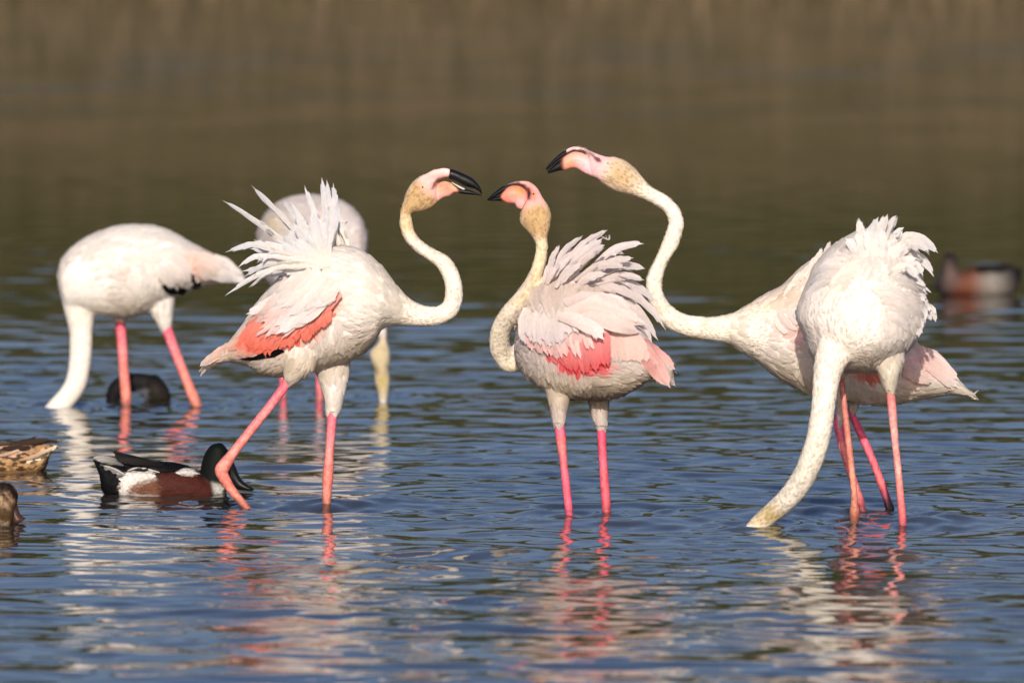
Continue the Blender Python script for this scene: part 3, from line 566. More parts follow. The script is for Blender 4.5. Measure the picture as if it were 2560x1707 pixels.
expl(B, cB, [([(430, 770, .05), (450, 680, .06), (492, 608, .06)], 40), ([(455, 770, .03), (520, 640, .04), (622, 556, .04)], 46), ([(480, 775, .0), (600, 625, .02), (690, 565, .02), (760, 526, .02)], 50), ([(500, 790, -.04), (620, 660, -.04), (735, 570, -.04)], 74), ([(540, 800, -.08), (640, 690, -.08), (700, 640, -.08), (745, 610, -.08)], 60),
    ([(620, 790, .02), (760, 665, .04), (860, 615, .05), (965, 603, .05)], 66), ([(620, 800, -.04), (760, 715, -.03), (830, 690, -.03), (908, 682, -.03)], 54), ([(640, 815, 0), (800, 735, .02), (890, 725, .02), (970, 744, .02)], 62), ([(640, 850, -.08), (800, 790, -.07), (890, 785, -.07), (968, 808, -.07)], 56), ([(660, 870, -.05), (840, 820, -.04), (950, 860, -.03), (1038, 930, -.03)], 62),
    ([(660, 900, -.08), (860, 875, -.07), (990, 960, -.06), (1088, 1090, -.05)], 56), ([(700, 920, -.10), (880, 935, -.10), (980, 1040, -.09), (1044, 1148, -.08)], 54), ([(720, 940, -.12), (880, 965, -.12), (965, 1060, -.11), (1012, 1172, -.10)], 50), ([(720, 960, -.14), (850, 980, -.15), (920, 1030, -.15), (985, 1060, -.14)], 60), ([(640, 880, -.13), (760, 850, -.14), (860, 870, -.14), (930, 920, -.13)], 62),
    ([(580, 810, -.10), (700, 730, -.11), (790, 720, -.11), (860, 740, -.11)], 58), ([(400, 830, 0), (430, 740, .02), (470, 680, .02)], 46), ([(420, 830, -.05), (480, 740, -.06), (560, 670, -.06)], 54), ([(470, 850, -.10), (540, 760, -.11), (620, 710, -.11)], 60), ([(560, 870, -.13), (660, 790, -.14), (760, 770, -.14)], 62), ([(720, 560, .06), (765, 580, .06), (772, 552, .06)], 10)], PG, PGT, wB, 0, .42, wisps=2)

# ---- flamingo behind on the right, neck stretched out
C = Bird('flamingo', 'flamingo stretching its neck high to the left, standing behind the feeding one with head underwater', 'flamingo', GF, 1279, 2190)
C.pairs([q + (dy, dh) for q, dy, dh in zip(cC([(150, 815, 130, 1030), (240, 765, 220, 1090), (340, 705, 310, 1145), (480, 630, 420, 1235), (620, 500, 560, 1320), (780, 430, 740, 1395), (950, 480, 930, 1415), (1120, 640, 1100, 1440), (1270, 850, 1260, 1430), (1400, 1035, 1400, 1402), (1500, 1110, 1510, 1382), (1600, 1210, 1600, 1366), (1700, 1310, 1695, 1372), (1768, 1372, 1768, 1382)], 2),
    [-.02] * 2 + [0] * 12, [.05, .075, .10, .13, .155, .165, .165, .155, .14, .115, .085, .055, .03, .006])])
C.pairs([q + (dy, d) for q, dy, d in zip(cC([(260, 755, 240, 1090), (150, 815, 130, 1030), (0, 845, 0, 1005)], 2) + cB([(1290, 1010, 1280, 1135), (1200, 1000, 1180, 1115), (1130, 962, 1085, 1070), (1082, 905, 1020, 1000), (1064, 830, 985, 905), (1090, 722, 975, 800), (1150, 622, 1045, 645), (1186, 510, 1098, 500)], 2)
    + cCh([(1800, 1000, 1600, 980), (1740, 860, 1540, 900), (1600, 730, 1400, 815), (1480, 660, 1270, 757), (1380, 598, 1150, 717), (1280, 470, 1020, 690), (1180, 368, 920, 652), (1070, 290, 830, 592), (960, 258, 745, 520), (850, 250, 680, 485), (740, 214, 640, 400), (650, 176, 640, 262), (540, 136, 560, 200), (440, 132, 450, 185), (345, 180, 360, 240)], 2),
    [-.02] * 26, [.06, .045, .034, .029, .027, .025, .024, .023, .023, .022, .021, .021, .021, .021, .022, .023, .027, .030, .031, .029, .026, .022, .019, .017, .016, .014])], -1, 'neck')
thigh(C, [(680, 150, 820, 170, .04), (715, 300, 800, 300, .03), (722, 400, 785, 400, .02), (718, 512, 772, 512, .014)], cCl, -.05)
thigh(C, [(800, 250, 960, 250, .04), (815, 340, 900, 345, .025), (828, 420, 868, 412, .013)], cCl, .05)
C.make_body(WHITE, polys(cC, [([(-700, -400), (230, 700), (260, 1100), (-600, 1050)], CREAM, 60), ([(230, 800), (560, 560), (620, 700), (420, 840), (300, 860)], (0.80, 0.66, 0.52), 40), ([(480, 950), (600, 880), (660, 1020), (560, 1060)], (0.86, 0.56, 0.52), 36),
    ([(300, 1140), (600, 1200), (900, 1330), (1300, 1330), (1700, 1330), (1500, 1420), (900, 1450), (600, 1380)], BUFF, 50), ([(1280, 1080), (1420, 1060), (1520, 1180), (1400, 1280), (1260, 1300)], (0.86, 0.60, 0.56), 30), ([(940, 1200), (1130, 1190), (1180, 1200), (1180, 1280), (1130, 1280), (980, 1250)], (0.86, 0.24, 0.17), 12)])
    + polys(cCh, [([(760, 560), (900, 230), (1080, 250), (1320, 480), (1150, 760), (850, 660)], TAN, 60), ([(350, 100), (760, 200), (930, 240), (760, 560), (560, 420), (350, 400)], (0.87, 0.47, 0.48), 20), ([(200, 330), (330, 215), (450, 165), (560, 168), (700, 215), (790, 310), (760, 310), (680, 245), (560, 200), (450, 200), (340, 260)], BLACK, 5)]), voxel=0.0055)
C.contour(2400, .026, .050, seed=3)
C.contour(3000, .007, .013, ('neck',), 0.02, seed=13, name='neck_down')
C.loft_part('upper_bill', [q + (-.02, d) for q, d in zip(cCh([(370, 165, 375, 225), (300, 212, 312, 270), (230, 272, 245, 325), (160, 345, 180, 382), (118, 398, 132, 420)], 2), [.0135, .0125, .011, .008, .003])], M_BILL, BLACK, [])
C.loft_part('lower_bill', [q + (-.02, d) for q, d in zip(cCh([(780, 330, 725, 508), (690, 255, 600, 462), (570, 205, 500, 402), (460, 195, 440, 396), (360, 245, 365, 417), (285, 300, 295, 424), (205, 368, 212, 446), (140, 430, 150, 462)], 2), [.014, .017, .017, .0165, .015, .012, .009, .004])], M_BILL, (0.88, 0.36, 0.29),
    polys(cCh, [([(0, 200), (335, 200), (350, 480), (0, 520)], BLACK, 6), ([(520, 300), (800, 300), (760, 540), (560, 480)], (0.88, 0.50, 0.54), 24), ([(360, 290), (460, 300), (450, 400), (370, 400)], (0.88, 0.30, 0.16), 16)]))
C.eye(*cCh.one((880, 335)), r=.0038)
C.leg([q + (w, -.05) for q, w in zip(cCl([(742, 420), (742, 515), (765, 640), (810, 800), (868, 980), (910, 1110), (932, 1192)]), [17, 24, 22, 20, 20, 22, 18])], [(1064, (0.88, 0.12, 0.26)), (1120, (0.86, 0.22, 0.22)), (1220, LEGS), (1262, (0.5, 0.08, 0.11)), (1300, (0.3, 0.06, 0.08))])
C.leg([q + (w, .05) for q, w in zip(cCl([(835, 370), (848, 425), (890, 520), (955, 660), (1030, 840), (1085, 990), (1120, 1090), (1155, 1195)]), [14, 16, 20, 20, 19, 20, 20, 22])], [(1036, (0.9, 0.10, 0.24)), (1120, (0.88, 0.14, 0.2)), (1205, (0.86, 0.18, 0.2)), (1228, (0.45, 0.06, 0.11)), (1260, (0.05, 0.01, 0.02)), (1300, (0.04, 0.01, 0.02))])  # lower leg darkens to near black: cast shadow painted into the colour
wC = bpy.data.objects.new('wing', None); COL.objects.link(wC); wC.parent = C.root; wC.empty_display_size = .05
C.fan(cC([(440, 700), (540, 640), (640, 560), (720, 480)]), cC([(548, 575), (640, 490), (720, 410), (790, 340)]), 9, 14, WARM, WHITE, .04, .004, parent=wC)
C.fan(cC([(400, 860), (500, 820), (600, 780), (680, 720)]), cC([(500, 960), (580, 920), (660, 880), (740, 820)]), 9, 20, WHITE, (0.84, 0.66, 0.62), .03, .008, parent=wC)
C.fan(cC([(1290, 1060), (1360, 1060), (1420, 1120), (1440, 1200)]), cC([(1500, 1100), (1590, 1200), (1680, 1300), (1600, 1340)]), 9, 24, (0.85, 0.60, 0.56), (0.83, 0.74, 0.69), -.06, .008, parent=wC)
C.fan(cC([(1270, 1160), (1300, 1210), (1330, 1260)]), cC([(1430, 1200), (1450, 1250), (1480, 1300)]), 6, 22, (0.84, 0.58, 0.53), (0.84, 0.68, 0.62), -.05, .012, parent=wC)

# ---- flamingo feeding in front, facing the viewer
G = Bird('flamingo', 'cream flamingo feeding with its head underwater, ruffled white back, facing the viewer', 'flamingo', GF, 1313, 2190)
G.pairs([q + (dy, dh) for q, dy, dh in zip(cC([(1040, 250, 1220, 260), (900, 310, 1320, 330), (780, 400, 1380, 420), (690, 510, 1415, 560), (640, 630, 1435, 700), (592, 750, 1440, 800), (575, 850, 1428, 900), (622, 975, 1385, 990), (660, 1080, 1305, 1090), (730, 1170, 1220, 1175), (860, 1212, 1120, 1216)], 2),
    [.20, .18, .16, .13, .11, .09, .08, .07, .07, .08, .08], [.05, .12, .18, .22, .24, .25, .25, .23, .19, .13, .05])], -1)
G.path([q + (w / 3.136, dy) for q, w, dy in zip(cCl([(760, -150), (690, -20), (650, 120), (628, 300), (600, 520), (548, 730), (465, 920), (365, 1060), (255, 1165), (150, 1255), (70, 1330), (40, 1400)]), [330, 270, 218, 190, 185, 186, 182, 172, 160, 145, 130, 100], [-.05, -.10, -.13, -.15, -.16, -.15, -.12, -.08, -.04, -.02, -.02, -.02])], -1)
thigh(G, [(960, -60, 1260, -40, .06), (1040, 80, 1225, 90, .05), (1085, 180, 1200, 180, .032), (1118, 246, 1180, 246, .017)], cCl, -.02)
thigh(G, [(760, -60, 960, -40, .05), (745, 40, 860, 60, .03), (738, 110, 800, 120, .018)], cCl, .12)
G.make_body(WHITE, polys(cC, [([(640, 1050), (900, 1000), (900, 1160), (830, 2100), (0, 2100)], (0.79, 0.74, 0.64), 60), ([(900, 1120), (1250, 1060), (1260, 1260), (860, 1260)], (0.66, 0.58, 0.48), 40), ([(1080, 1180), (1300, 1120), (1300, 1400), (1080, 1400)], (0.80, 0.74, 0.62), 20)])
    + polys(cCl, [([(20, 1290), (150, 1130), (240, 1130), (330, 1240), (250, 1320)], (0.50, 0.40, 0.20), 30)]), voxel=0.0058)
G.contour(3000, .026, .048, seed=4)
G.contour(1600, .010, .017, ('neck',), 0.02, seed=14, name='neck_down')
G.leg([q + (w, .12) for q, w in zip(cCl([(765, 60), (765, 140), (780, 300), (808, 550), (838, 800), (860, 1000), (866, 1120), (866, 1200), (868, 1300)]), [16, 15, 15, 16, 16, 16, 18, 26, 22])], [(930, (0.50, 0.13, 0.12)), (985, (0.66, 0.22, 0.18)), (1200, (0.70, 0.26, 0.18)), (1290, (0.5, 0.17, 0.1)), (1340, (0.4, 0.1, 0.08))])  # darker top: shadow of the bird's own body painted on the leg
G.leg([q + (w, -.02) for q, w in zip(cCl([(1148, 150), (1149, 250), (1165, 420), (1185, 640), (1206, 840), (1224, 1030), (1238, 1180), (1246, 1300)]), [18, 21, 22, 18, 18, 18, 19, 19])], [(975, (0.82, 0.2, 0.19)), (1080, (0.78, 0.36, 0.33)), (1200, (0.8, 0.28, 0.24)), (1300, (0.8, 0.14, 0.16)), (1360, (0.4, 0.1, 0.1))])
wG = bpy.data.objects.new('wing', None); COL.objects.link(wG); wG.parent = G.root; wG.empty_display_size = .05
G.fan(cC([(1180, 560), (1260, 620), (1300, 720), (1300, 820)]), cC([(1440, 640), (1455, 760), (1440, 880), (1380, 1000)]), 14, 24, WHITE, (0.76, 0.72, 0.72), -.10, .005, step=.0005, parent=wG)
G.fan(cC([(1080, 640), (1140, 720), (1180, 820)]), cC([(1330, 720), (1350, 830), (1320, 940)]), 10, 24, WHITE, (0.77, 0.73, 0.72), -.08, .009, step=.0005, parent=wG)
G.fan(cC([(960, 440), (880, 520), (800, 620)]), cC([(760, 480), (680, 600), (630, 740)]), 10, 24, WHITE, (0.74, 0.72, 0.76), .08, .004, step=.0004, parent=wG)
G.fan(cC([(1020, 480), (960, 560), (900, 640)]), cC([(850, 600), (780, 700), (740, 800)]), 10, 24, WARM, WHITE, .06, .007, step=.0004, parent=wG)
expl(G, cC, [([(1440, 760, .1), (1475, 780, .12), (1500, 820, .12), (1512, 880, .12)], 50), ([(1430, 800, .05), (1462, 820, .06), (1480, 870, .06)], 46), ([(1380, 610, -.05), (1430, 640, -.05), (1482, 682, -.05)], 24),
    ([(1060, 440, .10), (1015, 310, .12), (1000, 240, .12), (996, 186, .12)], 70), ([(1085, 440, .06), (1070, 310, .08), (1090, 230, .08), (1126, 168, .08)], 74), ([(1120, 440, .02), (1130, 300, .04), (1155, 220, .04), (1188, 146, .04)], 92), ([(1140, 440, .06), (1175, 300, .08), (1210, 220, .08), (1248, 156, .08)], 74), ([(1160, 450, .08), (1210, 330, .10), (1250, 270, .10), (1298, 238, .10)], 46), ([(1170, 450, .04), (1220, 350, .05), (1260, 300, .05), (1290, 262, .05)], 50),
    ([(1180, 460, .05), (1310, 310, .08), (1430, 325, .08), (1530, 415, .08)], 88), ([(1190, 480, .0), (1310, 355, .02), (1400, 355, .02), (1470, 408, .02)], 84), ([(1190, 520, .05), (1320, 425, .08), (1430, 460, .08), (1500, 574, .08)], 84), ([(1210, 550, 0), (1310, 480, .02), (1390, 505, .02), (1428, 565, .02)], 80), ([(1190, 560, -.06), (1280, 510, -.06), (1350, 530, -.06), (1390, 590, -.06)], 80)], WARM, (0.72, 0.71, 0.72), wG, 0, .45, wisps=2)
for i in range(26):
    u = (i + random.random()) / 26; an = math.radians(140 - u * 165); ctr = cC.one((1110, 520)); R = 105 * random.uniform(.55, 1.05); dx, dz = math.cos(an), -math.sin(an)
    G.feather([(ctr[0] + dx * R * k, ctr[1] + dz * R * k + 10 * k * k * (1 if u > .5 else 0), -.05 + .03 * random.random() + .05 * k) for k in (.1, .45, .75, 1.0)], 26 * random.uniform(.8, 1.2), WARM, (0.76, 0.74, 0.74), 0, wG, None, .5)

# ---- flamingo feeding on the left, farther out
D = Bird('flamingo', 'smooth white flamingo feeding head down, black wing edge, a dark bird swimming behind its legs', 'flamingo', GF, 1016, 400)
D.pairs([q + (0, dh) for q, dh in zip(cD([(250, 470, 258, 580), (275, 375, 310, 730), (350, 285, 420, 755), (480, 200, 540, 778), (640, 139, 680, 795), (800, 121, 820, 785), (950, 131, 960, 720), (1080, 178, 1080, 652), (1200, 247, 1200, 605), (1320, 310, 1320, 562), (1430, 370, 1430, 548), (1520, 450, 1520, 540), (1592, 508, 1592, 516)], 2), [.05, .10, .135, .16, .175, .175, .165, .145, .12, .09, .06, .035, .008])])
D.path([q + (w / 2.903, dy) for q, w, dy in zip(cD([(400, 560), (395, 680), (408, 790), (413, 900), (412, 1020), (402, 1150), (376, 1270), (320, 1365), (250, 1440), (190, 1500), (160, 1570)]), [300, 240, 205, 170, 164, 158, 155, 152, 150, 130, 90], [-.02] * 11)], -1)
thigh(D, [(800, 560, 1120, 560, .06), (880, 690, 1095, 650, .05), (940, 800, 1078, 770, .035), (998, 892, 1066, 872, .017)], cD, -.03)
thigh(D, [(600, 700, 780, 700, .05), (640, 780, 745, 785, .03), (665, 840, 735, 840, .016)], cD, .06)
D.make_body((0.80, 0.76, 0.71), polys(cD, [([(200, 700), (560, 760), (540, 1500), (100, 1500)], (0.80, 0.75, 0.66), 60), ([(520, 700), (900, 660), (900, 820), (520, 820)], (0.74, 0.66, 0.54), 50), ([(640, 500), (720, 400), (760, 420), (700, 520)], (0.86, 0.62, 0.56), 24), ([(1160, 340), (1290, 320), (1360, 430), (1350, 520), (1250, 540), (1180, 450)], (0.86, 0.58, 0.49), 22), ([(1400, 360), (1600, 480), (1600, 560), (1420, 560)], (0.72, 0.69, 0.69), 30)]), voxel=0.0065)
D.contour(2400, .026, .048, seed=5, tilt=.05)
D.leg([q + (w, .06) for q, w in zip(cD([(698, 780), (700, 845), (712, 1000), (725, 1180), (738, 1340), (745, 1470)]), [20, 26, 25, 25, 26, 25])], LEGC(810, 1010))
D.leg([q + (w, -.03) for q, w in zip(cD([(1025, 820), (1042, 890), (1085, 1010), (1140, 1150), (1200, 1300), (1255, 1440)]), [20, 26, 25, 24, 25, 27])], LEGC(825, 1010))
wD = bpy.data.objects.new('wing', None); COL.objects.link(wD); wD.parent = D.root; wD.empty_display_size = .05
expl(D, cD, [([(1190, 480), (1220, 520), (1250, 550), (1292, 572)], 70), ([(1180, 470), (1210, 520), (1230, 560), (1255, 590)], 60), ([(1120, 540), (1130, 575), (1160, 590), (1200, 600)], 60), ([(1010, 560), (1050, 590), (1090, 610), (1130, 622)], 60), ([(1040, 570), (1090, 590), (1140, 605), (1180, 606)], 60)], BLACK, BLACK, wD, .004, .6)
D.fan(cD([(1060, 330), (1040, 400), (980, 480)]), cD([(1230, 490), (1190, 560), (1080, 590)]), 8, 22, WHITE, (0.82, 0.74, 0.70), -.04, .012, parent=wD)
D.fan(cD([(1200, 320), (1240, 380), (1260, 460)]), cD([(1440, 410), (1430, 480), (1380, 535)]), 9, 24, (0.84, 0.62, 0.54), (0.80, 0.74, 0.68), -.04, .010, parent=wD)
D.fan(cD([(1360, 370), (1380, 430), (1380, 500)]), cD([(1560, 480), (1600, 510), (1540, 535)]), 7, 22, WHITE, (0.70, 0.68, 0.70), -.03, .008, parent=wD)

# ---- flamingo feeding behind the striding one
Eb = Bird('flamingo', 'greyish white flamingo feeding directly behind the striding one, only back, head and shins showing', 'flamingo', GF, 994, 800)
Eb.pairs([q + (dy, dh) for q, dy, dh in zip(cA([(420, 470, 440, 640), (480, 350, 470, 760), (570, 270, 560, 860), (680, 232, 680, 930), (800, 226, 800, 960), (920, 245, 920, 960), (1020, 290, 1020, 930), (1100, 370, 1090, 860), (1145, 480, 1130, 700)], 2), [.15, .12, .08, .04, 0, -.04, -.07, -.10, -.12], [.06, .11, .15, .17, .18, .18, .16, .13, .06])])
Eb.path([q + (w, dy) for q, w, dy in zip(cA([(960, 640), (1040, 790), (1130, 920), (1200, 1020), (1236, 1100)]) + cE([(592, 310)]), [100, 76, 54, 40, 28, 18], [-.1, -.14, -.16, -.17, -.17, -.17])], -1)
Eb.pairs([q + (-.17, d) for q, d in zip(cE([(545, 290, 635, 290), (480, 380, 668, 380), (385, 480, 692, 480), (405, 600, 692, 600), (455, 740, 672, 740), (458, 830, 688, 830), (465, 940, 690, 940), (508, 1070, 672, 1070), (520, 1160, 660, 1160), (540, 1300, 640, 1300)], 2), [.012, .022, .03, .034, .032, .028, .026, .024, .022, .015])], -1, 'head')
thigh(Eb, [(650, -120, 780, -120, .05), (690, 60, 745, 60, .02)], cAl, .05); thigh(Eb, [(940, -150, 1060, -150, .05), (975, 60, 1020, 60, .02)], cAl, -.02)
Eb.make_body((0.62, 0.57, 0.55), polys(cE, [([(330, 250), (760, 250), (760, 1200), (330, 1200)], (0.48, 0.40, 0.25), 20), ([(540, 880), (620, 880), (620, 990), (540, 990)], (0.40, 0.32, 0.08), 20), ([(440, 700), (490, 700), (500, 800), (450, 800)], (0.22, 0.17, 0.08), 12), ([(640, 700), (690, 700), (690, 800), (650, 800)], (0.22, 0.17, 0.08), 12)])
    + polys(cA, [([(500, 380), (560, 380), (560, 470), (500, 470)], (0.76, 0.66, 0.46), 24)]), voxel=0.0065)
Eb.contour(1800, .026, .048, seed=6, tilt=.05)
Eb.leg([q + (w, .05) for q, w in zip(cAl([(716, 20), (716, 120), (714, 220), (712, 310)]), [18, 18, 18, 18])], LEGC(930, 1000))
Eb.leg([q + (w, -.02) for q, w in zip(cAl([(998, 20), (1000, 120), (1000, 230), (1002, 330)]), [18, 18, 18, 18])], LEGC(930, 1000))

# ------------------------------------------------------------------ ducks
cS = crop(0, 1040, 3.564); cL = crop(0, 1060, 5.225); cK = crop(240, 900, 8.4); cR = crop(2260, 580, 7.127)
CHEST = (0.055, 0.013, 0.009); DKG = (0.004, 0.006, 0.005); DUCKW = (0.64, 0.61, 0.57)
Dk = Bird('duck', 'drake with dark head, chestnut flank and white patches, swimming beside the striding flamingo', 'duck', GD, 1234, 400)
Dk.pairs([q + (0, d) for q, d in zip(cS([(835, 390, 842, 402), (900, 420, 890, 520), (980, 440, 930, 700), (1080, 440, 1060, 770), (1250, 425, 1250, 820), (1450, 408, 1450, 840), (1620, 432, 1620, 840), (1750, 480, 1760, 820), (1880, 555, 1900, 790), (1985, 600, 2010, 740)], 2), [.01, .03, .05, .068, .082, .088, .086, .078, .062, .035])])
Dk.pairs([q + (-.01, d) for q, d in zip(cS([(1760, 620, 1980, 760), (1780, 560, 2010, 660), (1785, 480, 2060, 560), (1800, 400, 2075, 460), (1830, 320, 2065, 380), (1880, 258, 2030, 300), (1940, 236, 1980, 240)], 2), [.04, .042, .043, .042, .040, .034, .012])], -1, 'head')
Dk.make_body(BLACK, polys(cS, [([(1060, 660), (1070, 540), (1160, 495), (1340, 500), (1400, 570), (1300, 620), (1440, 720), (1080, 720)], DUCKW, 6), ([(1130, 650), (1230, 590), (1350, 560), (1460, 560), (1440, 720), (1150, 700)], (0.13, 0.055, 0.03), 12), ([(1400, 520), (1560, 500), (1770, 520), (1900, 620), (1880, 800), (1430, 800)], CHEST, 10),
    ([(1560, 510), (1640, 465), (1720, 470), (1750, 515), (1660, 530)], DUCKW, 5), ([(1890, 590), (1950, 605), (1990, 630), (1980, 700), (1910, 690)], (0.46, 0.45, 0.42), 8), ([(1700, 100), (2200, 100), (2200, 580), (2010, 600), (1900, 575), (1770, 530)], DKG, 6), ([(900, 440), (1090, 510), (1100, 535), (1060, 520)], (0.5, 0.48, 0.44), 4)]), voxel=.0045, smooth=4, mat=M_DUCK, jit=2, relief=0, dirt=0)
Dk.contour(900, .014, .028, ('body',), .05, seed=21, mat=M_DUCK, name='plumage')
Dk.loft_part('bill', [q + (-.01, d) for q, d in zip(cS([(2050, 340, 1980, 560), (2100, 450, 2055, 595), (2140, 545, 2105, 645), (2190, 597, 2165, 658), (2235, 625, 2228, 662), (2264, 645, 2258, 662)], 2), [.022, .017, .018, .021, .022, .012])], M_BILL, (0.006, 0.006, 0.006), [])
Dk.eye(*cS.one((2015, 350)), r=.004, col=(0.6, 0.4, 0.05))
wk = bpy.data.objects.new('wing', None); COL.objects.link(wk); wk.parent = Dk.root
expl(Dk, cS, [([(1500, 470), (1350, 440), (1150, 445), (960, 432)], 60), ([(1460, 440), (1300, 415), (1150, 400), (1040, 380)], 60), ([(1400, 470), (1280, 480), (1180, 475), (1120, 480)], 50), ([(1560, 490), (1450, 490), (1350, 480), (1240, 490)], 46)], BLACK, (0.03, 0.028, 0.028), wk, .004)
expl(Dk, cS, [([(1320, 405, 0), (1200, 385, 0), (1080, 350, 0), (990, 312, 0)], 60), ([(1300, 410, -.02), (1180, 395, -.02), (1080, 375, -.02), (1020, 350, -.02)], 50), ([(1340, 400, .03), (1230, 385, .03), (1120, 365, .03), (1040, 340, .03)], 50)], BLACK, (0.02, 0.02, 0.02), wk, 0)
expl(Dk, cS, [([(1110, 430, 0), (1000, 385, 0), (900, 370, 0), (815, 372, 0)], 36), ([(1100, 440, -.03), (1000, 410, -.03), (920, 395, -.03), (850, 392, -.03)], 36)], (0.1, 0.1, 0.1), (0.55, 0.53, 0.5), Dk.root, 0)
expl(Dk, cS, [([(1420, 500), (1300, 470), (1200, 465), (1130, 490)], 16), ([(1110, 520), (1040, 480), (980, 455), (920, 440)], 18)], (0.6, 0.58, 0.54), (0.6, 0.58, 0.54), wk, .012)

# drake far off on the right
Dr = Bird('duck', 'blurred drake with rusty flank and white rump patch, far behind the flamingo feeding in front', 'duck', GD, 737, 2440)
Dr.pairs([q + (0, d) for q, d in zip(cR([(640, 960, 650, 1100), (760, 840, 760, 1160), (950, 720, 950, 1190), (1150, 650, 1150, 1200), (1350, 620, 1350, 1200), (1550, 610, 1550, 1190), (1750, 620, 1750, 1160), (1900, 640, 1930, 1100), (2020, 640, 2040, 950), (2080, 660, 2090, 720)], 2), [.03, .06, .08, .09, .09, .085, .07, .05, .03, .01])], 1)
Dr.pairs([q + (0, d) for q, d in zip(cR([(560, 1050, 980, 1080), (600, 900, 970, 900), (650, 750, 960, 750), (680, 600, 950, 600), (690, 480, 940, 470), (730, 390, 890, 385), (790, 365, 830, 365)], 2), [.04, .042, .043, .042, .04, .032, .012])], -1, 'head')
Dr.make_body(BLACK, polys(cR, [([(900, 780), (1100, 680), (1380, 700), (1420, 1200), (880, 1200)], (0.14, 0.037, 0.016), 30), ([(720, 620), (930, 620), (960, 900), (760, 1000)], (0.14, 0.10, 0.09), 40), ([(1400, 860), (1560, 740), (1700, 800), (1780, 1000), (1740, 1200), (1400, 1200)], (0.30, 0.27, 0.24), 50)]), voxel=.006, smooth=4, mat=M_DUCK, jit=2, relief=0, dirt=0)
Dr.contour(600, .014, .028, ('body',), .05, seed=22, mat=M_DUCK)
Dr.loft_part('bill', [q + (0, d) for q, d in zip(cR([(690, 600, 700, 780), (640, 700, 650, 860), (580, 820, 590, 950), (520, 940, 530, 1020), (480, 1010, 485, 1040)], 2), [.018, .016, .018, .021, .012])], M_BILL, (0.012, 0.012, 0.012), [])
Dr.eye(*cR.one((745, 520)), r=.004, col=(0.6, 0.4, 0.05))
wr = bpy.data.objects.new('wing', None); COL.objects.link(wr); wr.parent = Dr.root
expl(Dr, cR, [([(1250, 690), (1450, 650), (1700, 650), (1960, 610)], 120), ([(1300, 720), (1500, 700), (1700, 700), (1900, 680)], 110), ([(1500, 660, 0), (1700, 620, 0), (1850, 600, 0), (1980, 570, 0)], 100)], BLACK, (0.02, 0.02, 0.02), wr, .006)

# mottled brown duck leaving the frame on the left: only the rear half shows
Dl = Bird('duck', 'mottled brown hen duck swimming out of the picture, streaked tail raised', 'duck', GD, 1176, 20)
Dl.pairs([q + (0, d) for q, d in zip(cL([(735, 288, 742, 300), (650, 270, 640, 420), (560, 265, 560, 640), (420, 258, 400, 700), (200, 252, 200, 740), (-100, 235, -100, 780), (-400, 230, -400, 780), (-700, 280, -700, 760), (-900, 380, -900, 720), (-1040, 470, -1030, 660)], 2), [.008, .03, .05, .068, .082, .09, .088, .075, .055, .02])], -1)
Dl.pairs([q + (0, d) for q, d in zip(cL([(-800, 500, -1080, 660), (-820, 360, -1090, 480), (-850, 220, -1110, 320), (-880, 80, -1130, 160), (-930, 0, -1110, 40), (-1000, -40, -1050, -40)], 2), [.042, .04, .038, .038, .03, .012])], 1, 'head')
Dl.make_body((0.22, 0.13, 0.06), polys(cL, [([(-1000, 230), (300, 230), (420, 330), (200, 400), (-1000, 470)], (0.035, 0.022, 0.014), 14), ([(340, 440), (480, 410), (740, 285), (700, 330), (500, 470), (360, 490)], (0.72, 0.60, 0.42), 8), ([(-900, 430), (60, 400), (360, 300), (380, 330), (120, 430), (-900, 500)], (0.45, 0.28, 0.19), 12), ([(520, 560), (600, 420), (620, 640), (500, 640)], (0.03, 0.02, 0.015), 8), ([(-1200, -80), (-750, -80), (-780, 480), (-1150, 480)], (0.16, 0.10, 0.06), 20)]), voxel=.0045, smooth=4, mat=M_DUCK, jit=2, relief=0, dirt=0)
sv = Dl.C.copy(); mask = (np.abs(wobble(Dl.P, 115, 2)) < .13)[:, None]; Dl.C = np.where(mask & (sv[:, :1] > .15), sv * .3, sv * 1.7)
Dl.contour(1500, .016, .030, ('body', 'head'), .06, seed=23, mat=M_DUCK)
Dl.loft_part('bill', [q + (0, d) for q, d in zip(cL([(-1110, 130, -1100, 260), (-1180, 180, -1170, 270), (-1260, 230, -1255, 290), (-1360, 270, -1355, 300), (-1400, 290, -1398, 302)], 2), [.018, .016, .018, .021, .012])], M_BILL, (0.25, 0.11, 0.03), [])
wl = bpy.data.objects.new('wing', None); COL.objects.link(wl); wl.parent = Dl.root
expl(Dl, cL, [([(-200, 280, 0), (120, 262, 0), (360, 220, 0), (500, 150, 0)], 60), ([(0, 290, -.03), (300, 260, -.03), (520, 215, -.03), (660, 200, -.03)], 70), ([(200, 280, -.02), (420, 250, -.02), (640, 225, -.02), (815, 238, -.02)], 60), ([(-100, 330, -.06), (150, 320, -.07), (320, 310, -.07), (420, 300, -.06)], 70)], (0.05, 0.03, 0.02), (0.05, 0.035, 0.03), wl, 0)
expl(Dl, cL, [([(-150, 430), (60, 400), (240, 345), (400, 290)], 40), ([(250, 470), (420, 430), (580, 360), (742, 285)], 50), ([(-200, 350), (-50, 320), (60, 300), (120, 290)], 34)], (0.50, 0.32, 0.22), (0.74, 0.62, 0.46), wl, .014)

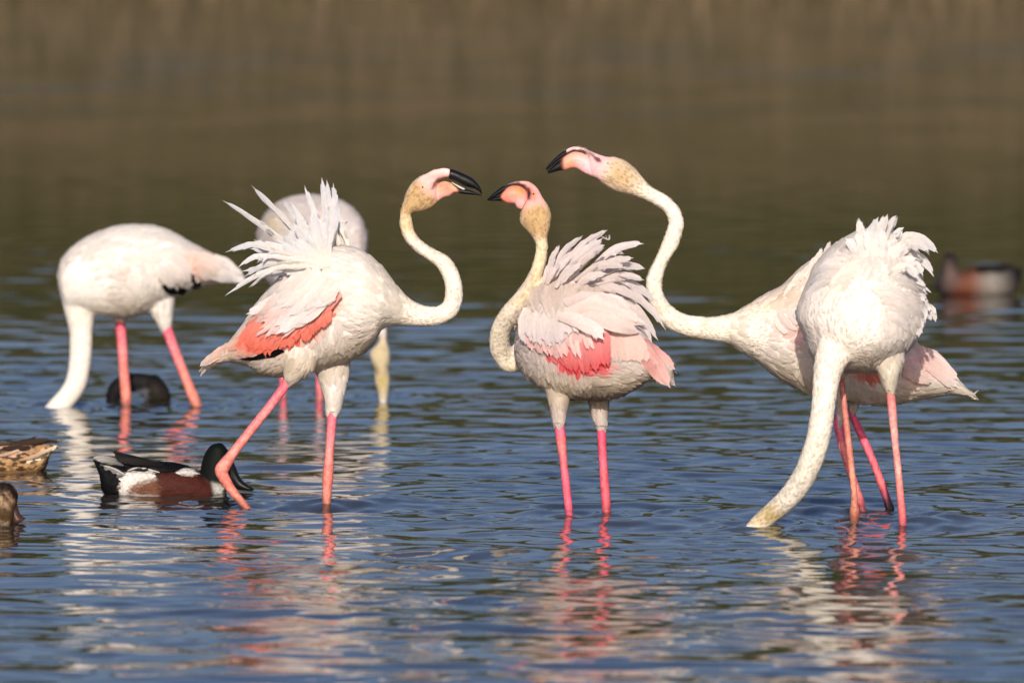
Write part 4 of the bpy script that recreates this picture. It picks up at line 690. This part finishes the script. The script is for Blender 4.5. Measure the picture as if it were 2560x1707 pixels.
# brown duck with head low at the picture's left edge
Dh = Bird('duck', 'brown duck with dark crown and pale eye stripe, bill dipped into the water', 'duck', GD, 1311, -40)
Dh.pairs([q + (0, d) for q, d in zip(cL([(20, 1100, 10, 1330), (-120, 1020, -130, 1400), (-320, 960, -320, 1430), (-600, 920, -600, 1440), (-900, 930, -900, 1420), (-1150, 980, -1150, 1380), (-1350, 1020, -1330, 1280), (-1480, 1000, -1480, 1060)], 2), [.045, .065, .082, .09, .085, .07, .045, .01])], 1)
Dh.pairs([q + (-.03, d) for q, d in zip(cL([(-170, 1180, 130, 1380), (-160, 1060, 170, 1260), (-140, 950, 205, 1100), (-110, 860, 222, 950), (-60, 795, 200, 860), (20, 768, 130, 790), (55, 765, 95, 768)], 2), [.05, .052, .052, .048, .042, .03, .01])], -1, 'head')
Dh.make_body((0.09, 0.056, 0.03), polys(cL, [([(-200, 740), (260, 740), (235, 1000), (160, 960), (60, 870), (-200, 880)], (0.025, 0.016, 0.011), 10), ([(60, 900), (110, 900), (185, 1000), (150, 1040), (90, 960)], (0.42, 0.28, 0.17), 6), ([(-200, 930), (40, 930), (130, 1040), (120, 1110), (40, 1080), (-200, 1020)], (0.34, 0.23, 0.14), 10), ([(30, 900), (80, 920), (120, 1000), (80, 1000)], (0.04, 0.02, 0.012), 6), ([(-200, 1100), (0, 1100), (100, 1180), (150, 1400), (-200, 1400)], (0.08, 0.05, 0.02), 12), ([(-160, 1270), (110, 1280), (100, 1320), (-160, 1320)], (0.40, 0.30, 0.2), 8)]), voxel=.0045, smooth=4, mat=M_DUCK, jit=2, relief=0, dirt=0)
Dh.C = Dh.C * .7
Dh.contour(900, .010, .022, ('body', 'head'), .05, seed=24, mat=M_DUCK)
Dh.loft_part('bill', [q + (-.03, d) for q, d in zip(cL([(215, 990, 120, 1120), (235, 1080, 140, 1200), (255, 1150, 150, 1260), (300, 1205, 170, 1300), (345, 1228, 200, 1320)], 2), [.018, .017, .019, .021, .016])], M_BILL, (0.05, 0.022, 0.016), [])
Dh.eye(*cL.one((45, 925)), r=.0042, col=(0.03, 0.02, 0.015))

# black waterbird dipping behind the left flamingo's legs
Dd = Bird('duck', 'black waterbird hunched over the water behind the pink legs, head dipped in', 'duck', GD, 1003, 350)
Dd.pairs([q + (0, d) for q, d in zip(cK([(1000, 560, 1060, 900), (1050, 420, 1090, 960), (1150, 320, 1180, 990), (1280, 330, 1300, 990), (1400, 440, 1420, 980), (1500, 590, 1510, 940), (1558, 720, 1556, 880)], 2), [.03, .05, .06, .065, .055, .04, .015])], 1)
Dd.path([q + (w / 8.4, dy) for q, w, dy in zip(cK([(1180, 560), (1000, 490), (840, 470), (680, 480), (540, 540), (430, 640), (370, 760), (350, 900), (350, 1010)]), [420, 410, 400, 390, 380, 350, 310, 260, 160], [0, -.01, -.01, -.01, -.01, -.01, -.01, -.01, -.01])], -1, 'body', flat=.8)
Dd.make_body((0.010, 0.009, 0.010), polys(cK, [([(1050, 500), (1560, 500), (1560, 900), (1050, 900)], (0.022, 0.018, 0.014), 20), ([(820, 700), (900, 640), (1040, 640), (1060, 900), (840, 900)], (0.35, 0.36, 0.40), 10)]), voxel=.005, smooth=4, mat=M_DUCK, jit=2, relief=0, dirt=0)
Dd.contour(500, .012, .024, ('body',), .05, seed=25, mat=M_DUCK)
